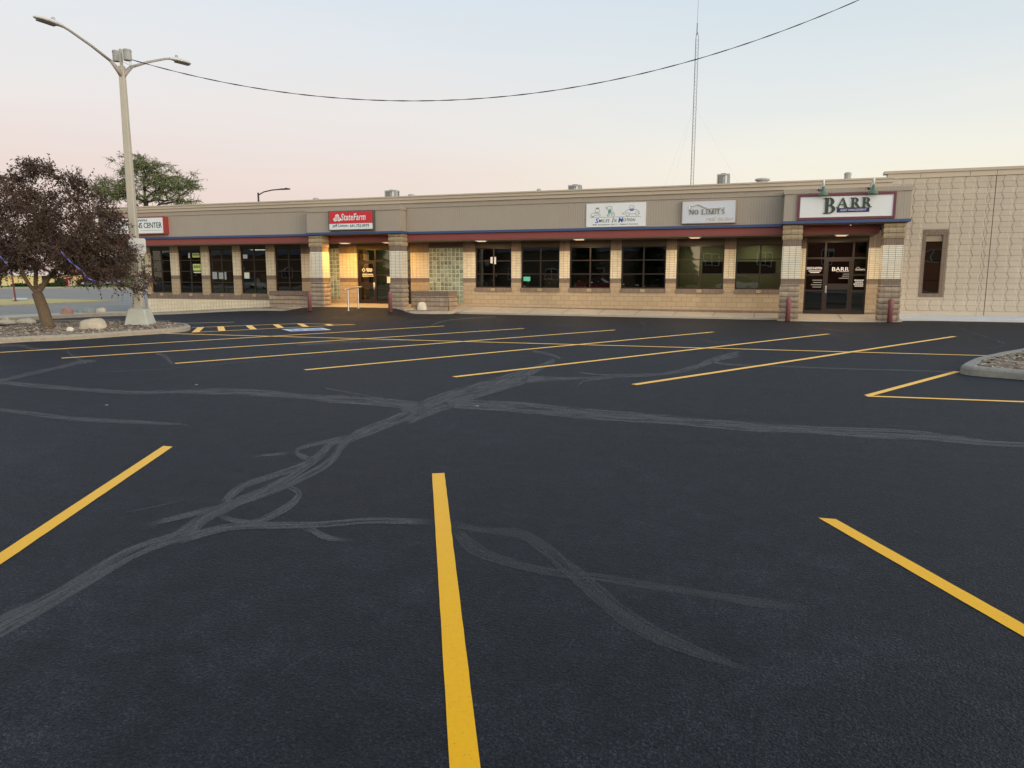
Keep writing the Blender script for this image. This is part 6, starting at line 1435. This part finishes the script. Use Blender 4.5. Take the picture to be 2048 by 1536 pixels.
def conifer(x, y, h_, r_, label, seed):
    rs2 = np.random.default_rng(seed); V = []; Fc = []
    for _ in range(2600):
        t_ = rs2.uniform(0, 1)**.8; a = rs2.uniform(0, 6.283); rr = r_*(1-t_)*(.75+.25*math.sin(t_*40))*rs2.uniform(.3, 1.05)+.1; c = np.array([x+rr*math.cos(a), y+rr*math.sin(a), .8+t_*(h_-.8)]); d_ = np.array([math.cos(a), math.sin(a), -.5]); s_ = np.array([-math.sin(a), math.cos(a), 0]); o = len(V); V += [c, c+d_*.5+s_*.22, c+d_*.9, c+d_*.5-s_*.22]; Fc.append((o, o+1, o+2, o+3))
    t = thing('conifer', (x, y, -.05), label, 'tree'); m_ = MB(); m_.tube([(x, y, -.1), (x, y, h_*.95)], [.25, .03], 8); m_.build('trunk', 'branch', t)
    me = bpy.data.meshes.new('crown'); me.from_pydata((np.array(V)-np.array([x, y, -.05])).tolist(), [], Fc); me.materials.append(M['leaf_dark']); me.update(); o = bpy.data.objects.new('crown', me); COL.objects.link(o); o.parent = t
for i, (x, y, h_, r_) in enumerate(((-16, -38, 11, 3.4), (-24, -35, 8, 2.8), (-48, -37, 12, 3.6), (-57, -36, 10, 3.2), (-66, -38, 13, 4.), (12, -40, 10, 3.4), (-11, -36, 6, 2.4))):  # unseen row, added so the panes mirror something dark
    conifer(x, y, h_, r_, ('tall dark conifer added behind the street %s' % ('beside the brown house', 'in front of the long tan building', 'left of the long tan building', 'between two taller conifers', 'beside the long brown building', 'on the right side of the brown house', 'shortest of the row, near the brown house')[i]), 60+i)
make_car('parked_car', 'white car mirrored in the window nearest the right entrance', 'car', 'car_white', (-4, -30, 0.), R(0), 4.8, Ht=1.75); make_car('parked_car', 'red car mirrored in the window below the white board with children drawings', 'car', 'car_red', (-21, -27, 0.), R(4), 4.6, Ht=1.7)
make_car('parked_car', 'silver car mirrored in the far left windows', 'car', 'car_silver', (-62, -14, 0.), R(75), 4.6)

# ================================================================== LIGHT, SKY, CAMERA
w = bpy.data.worlds.new('World'); scene.world = w; w.use_nodes = True; nt = w.node_tree; nt.nodes.clear()
out = nt.nodes.new('ShaderNodeOutputWorld'); bg = nt.nodes.new('ShaderNodeBackground'); nt.links.new(bg.outputs[0], out.inputs[0])
SUN_AZ = Vector((.87, -.49, 0)).normalized(); SUN_EL = R(9)
sky = nt.nodes.new('ShaderNodeTexSky'); sky.sky_type = 'NISHITA'; sky.sun_disc = False; sky.sun_elevation = R(4); sky.sun_rotation = math.atan2(SUN_AZ.x, SUN_AZ.y)
tc = nt.nodes.new('ShaderNodeTexCoord'); vn = nt.nodes.new('ShaderNodeVectorMath'); vn.operation = 'NORMALIZE'; nt.links.new(tc.outputs['Generated'], vn.inputs[0])
sx = nt.nodes.new('ShaderNodeSeparateXYZ'); nt.links.new(vn.outputs[0], sx.inputs[0])
el = sx.outputs[2]
hl = math_n(nt, 'MAXIMUM', math_n(nt, 'SQRT', math_n(nt, 'SUBTRACT', 1., math_n(nt, 'MULTIPLY', el, el))), .02)
dt = math_n(nt, 'DIVIDE', math_n(nt, 'ADD', math_n(nt, 'MULTIPLY', sx.outputs[0], SUN_AZ.x), math_n(nt, 'MULTIPLY', sx.outputs[1], SUN_AZ.y)), hl)
cn = nt.nodes.new('ShaderNodeTexNoise'); mpn = nt.nodes.new('ShaderNodeMapping'); mpn.inputs['Scale'].default_value = (1.2, 1.2, 9); nt.links.new(vn.outputs[0], mpn.inputs[0]); nt.links.new(mpn.outputs[0], cn.inputs['Vector']); cn.inputs['Scale'].default_value = 1.6; cn.inputs['Detail'].default_value = 5
elw = math_n(nt, 'ADD', el, math_n(nt, 'MULTIPLY', math_n(nt, 'SUBTRACT', cn.outputs['Fac'], .5), .085))
A_ = ramp(nt, elw, [(0., (.62, .47, .49)), (.06, (.73, .55, .55)), (.12, (.78, .62, .605)), (.20, (.80, .725, .715)), (.28, (.755, .76, .785)), (.37, (.66, .73, .81)), (.6, (.42, .54, .70)), (1., (.32, .45, .64))])
B_ = ramp(nt, elw, [(0., (.90, .74, .52)), (.08, (.90, .81, .65)), (.15, (.87, .84, .75)), (.23, (.745, .78, .79)), (.36, (.60, .71, .785)), (.6, (.42, .54, .70)), (1., (.32, .45, .64))])
C_ = ramp(nt, elw, [(0., (3.0, 2.2, 1.4)), (.1, (2.9, 2.45, 1.9)), (.3, (2.1, 2.05, 1.95)), (.6, (1.0, 1.1, 1.2)), (1., (.34, .48, .69))])
f1 = N(nt, 'ShaderNodeMapRange'); f1.interpolation_type = 'SMOOTHSTEP'; f1.inputs[1].default_value = -1.02; f1.inputs[2].default_value = -.42; nt.links.new(dt, f1.inputs[0])
f2 = N(nt, 'ShaderNodeMapRange'); f2.interpolation_type = 'SMOOTHSTEP'; f2.inputs[1].default_value = -.12; f2.inputs[2].default_value = .95; nt.links.new(dt, f2.inputs[0])
hs = nt.nodes.new('ShaderNodeHueSaturation'); hs.inputs['Saturation'].default_value = .95; hs.inputs['Value'].default_value = .90; nt.links.new(mixc(nt, f1.outputs[0], A_, B_), hs.inputs['Color'])
col = mixc(nt, f2.outputs[0], hs.outputs[0], C_)
dim = nt.nodes.new('ShaderNodeVectorMath'); dim.operation = 'SCALE'; dim.inputs['Scale'].default_value = .03; nt.links.new(sky.outputs[0], dim.inputs[0])
ad = nt.nodes.new('ShaderNodeVectorMath'); ad.operation = 'ADD'; nt.links.new(col, ad.inputs[0]); nt.links.new(dim.outputs[0], ad.inputs[1])
nt.links.new(ad.outputs[0], bg.inputs[0]); bg.inputs[1].default_value = 1.0
sl_ = bpy.data.lights.new('sun', 'SUN'); sl_.energy = .55; sl_.angle = R(24); sl_.color = (1., .90, .76)
so = bpy.data.objects.new('sun', sl_); COL.objects.link(so); sd_ = Vector((SUN_AZ.x*math.cos(SUN_EL), SUN_AZ.y*math.cos(SUN_EL), math.sin(SUN_EL))); so.rotation_euler = sd_.to_track_quat('Z', 'Y').to_euler(); so.location = (0, 0, 30)
cd = bpy.data.cameras.new('camera'); cd.sensor_width = 36; cd.lens = F/2048*36; cd.clip_end = 5000; cd.clip_start = .05
cam = bpy.data.objects.new('camera', cd); COL.objects.link(cam)
cam.matrix_world = Matrix(((RT[0], UP[0], -FW[0], 0), (RT[1], UP[1], -FW[1], 0), (RT[2], UP[2], -FW[2], H), (0, 0, 0, 1)))
scene.camera = cam
vs_ = scene.view_settings; vs_.view_transform = 'Standard'; vs_.look = 'None'; vs_.exposure = .12; vs_.gamma = 1
scene.cycles.max_bounces = 8; scene.cycles.transparent_max_bounces = 12; scene.cycles.use_denoising = True
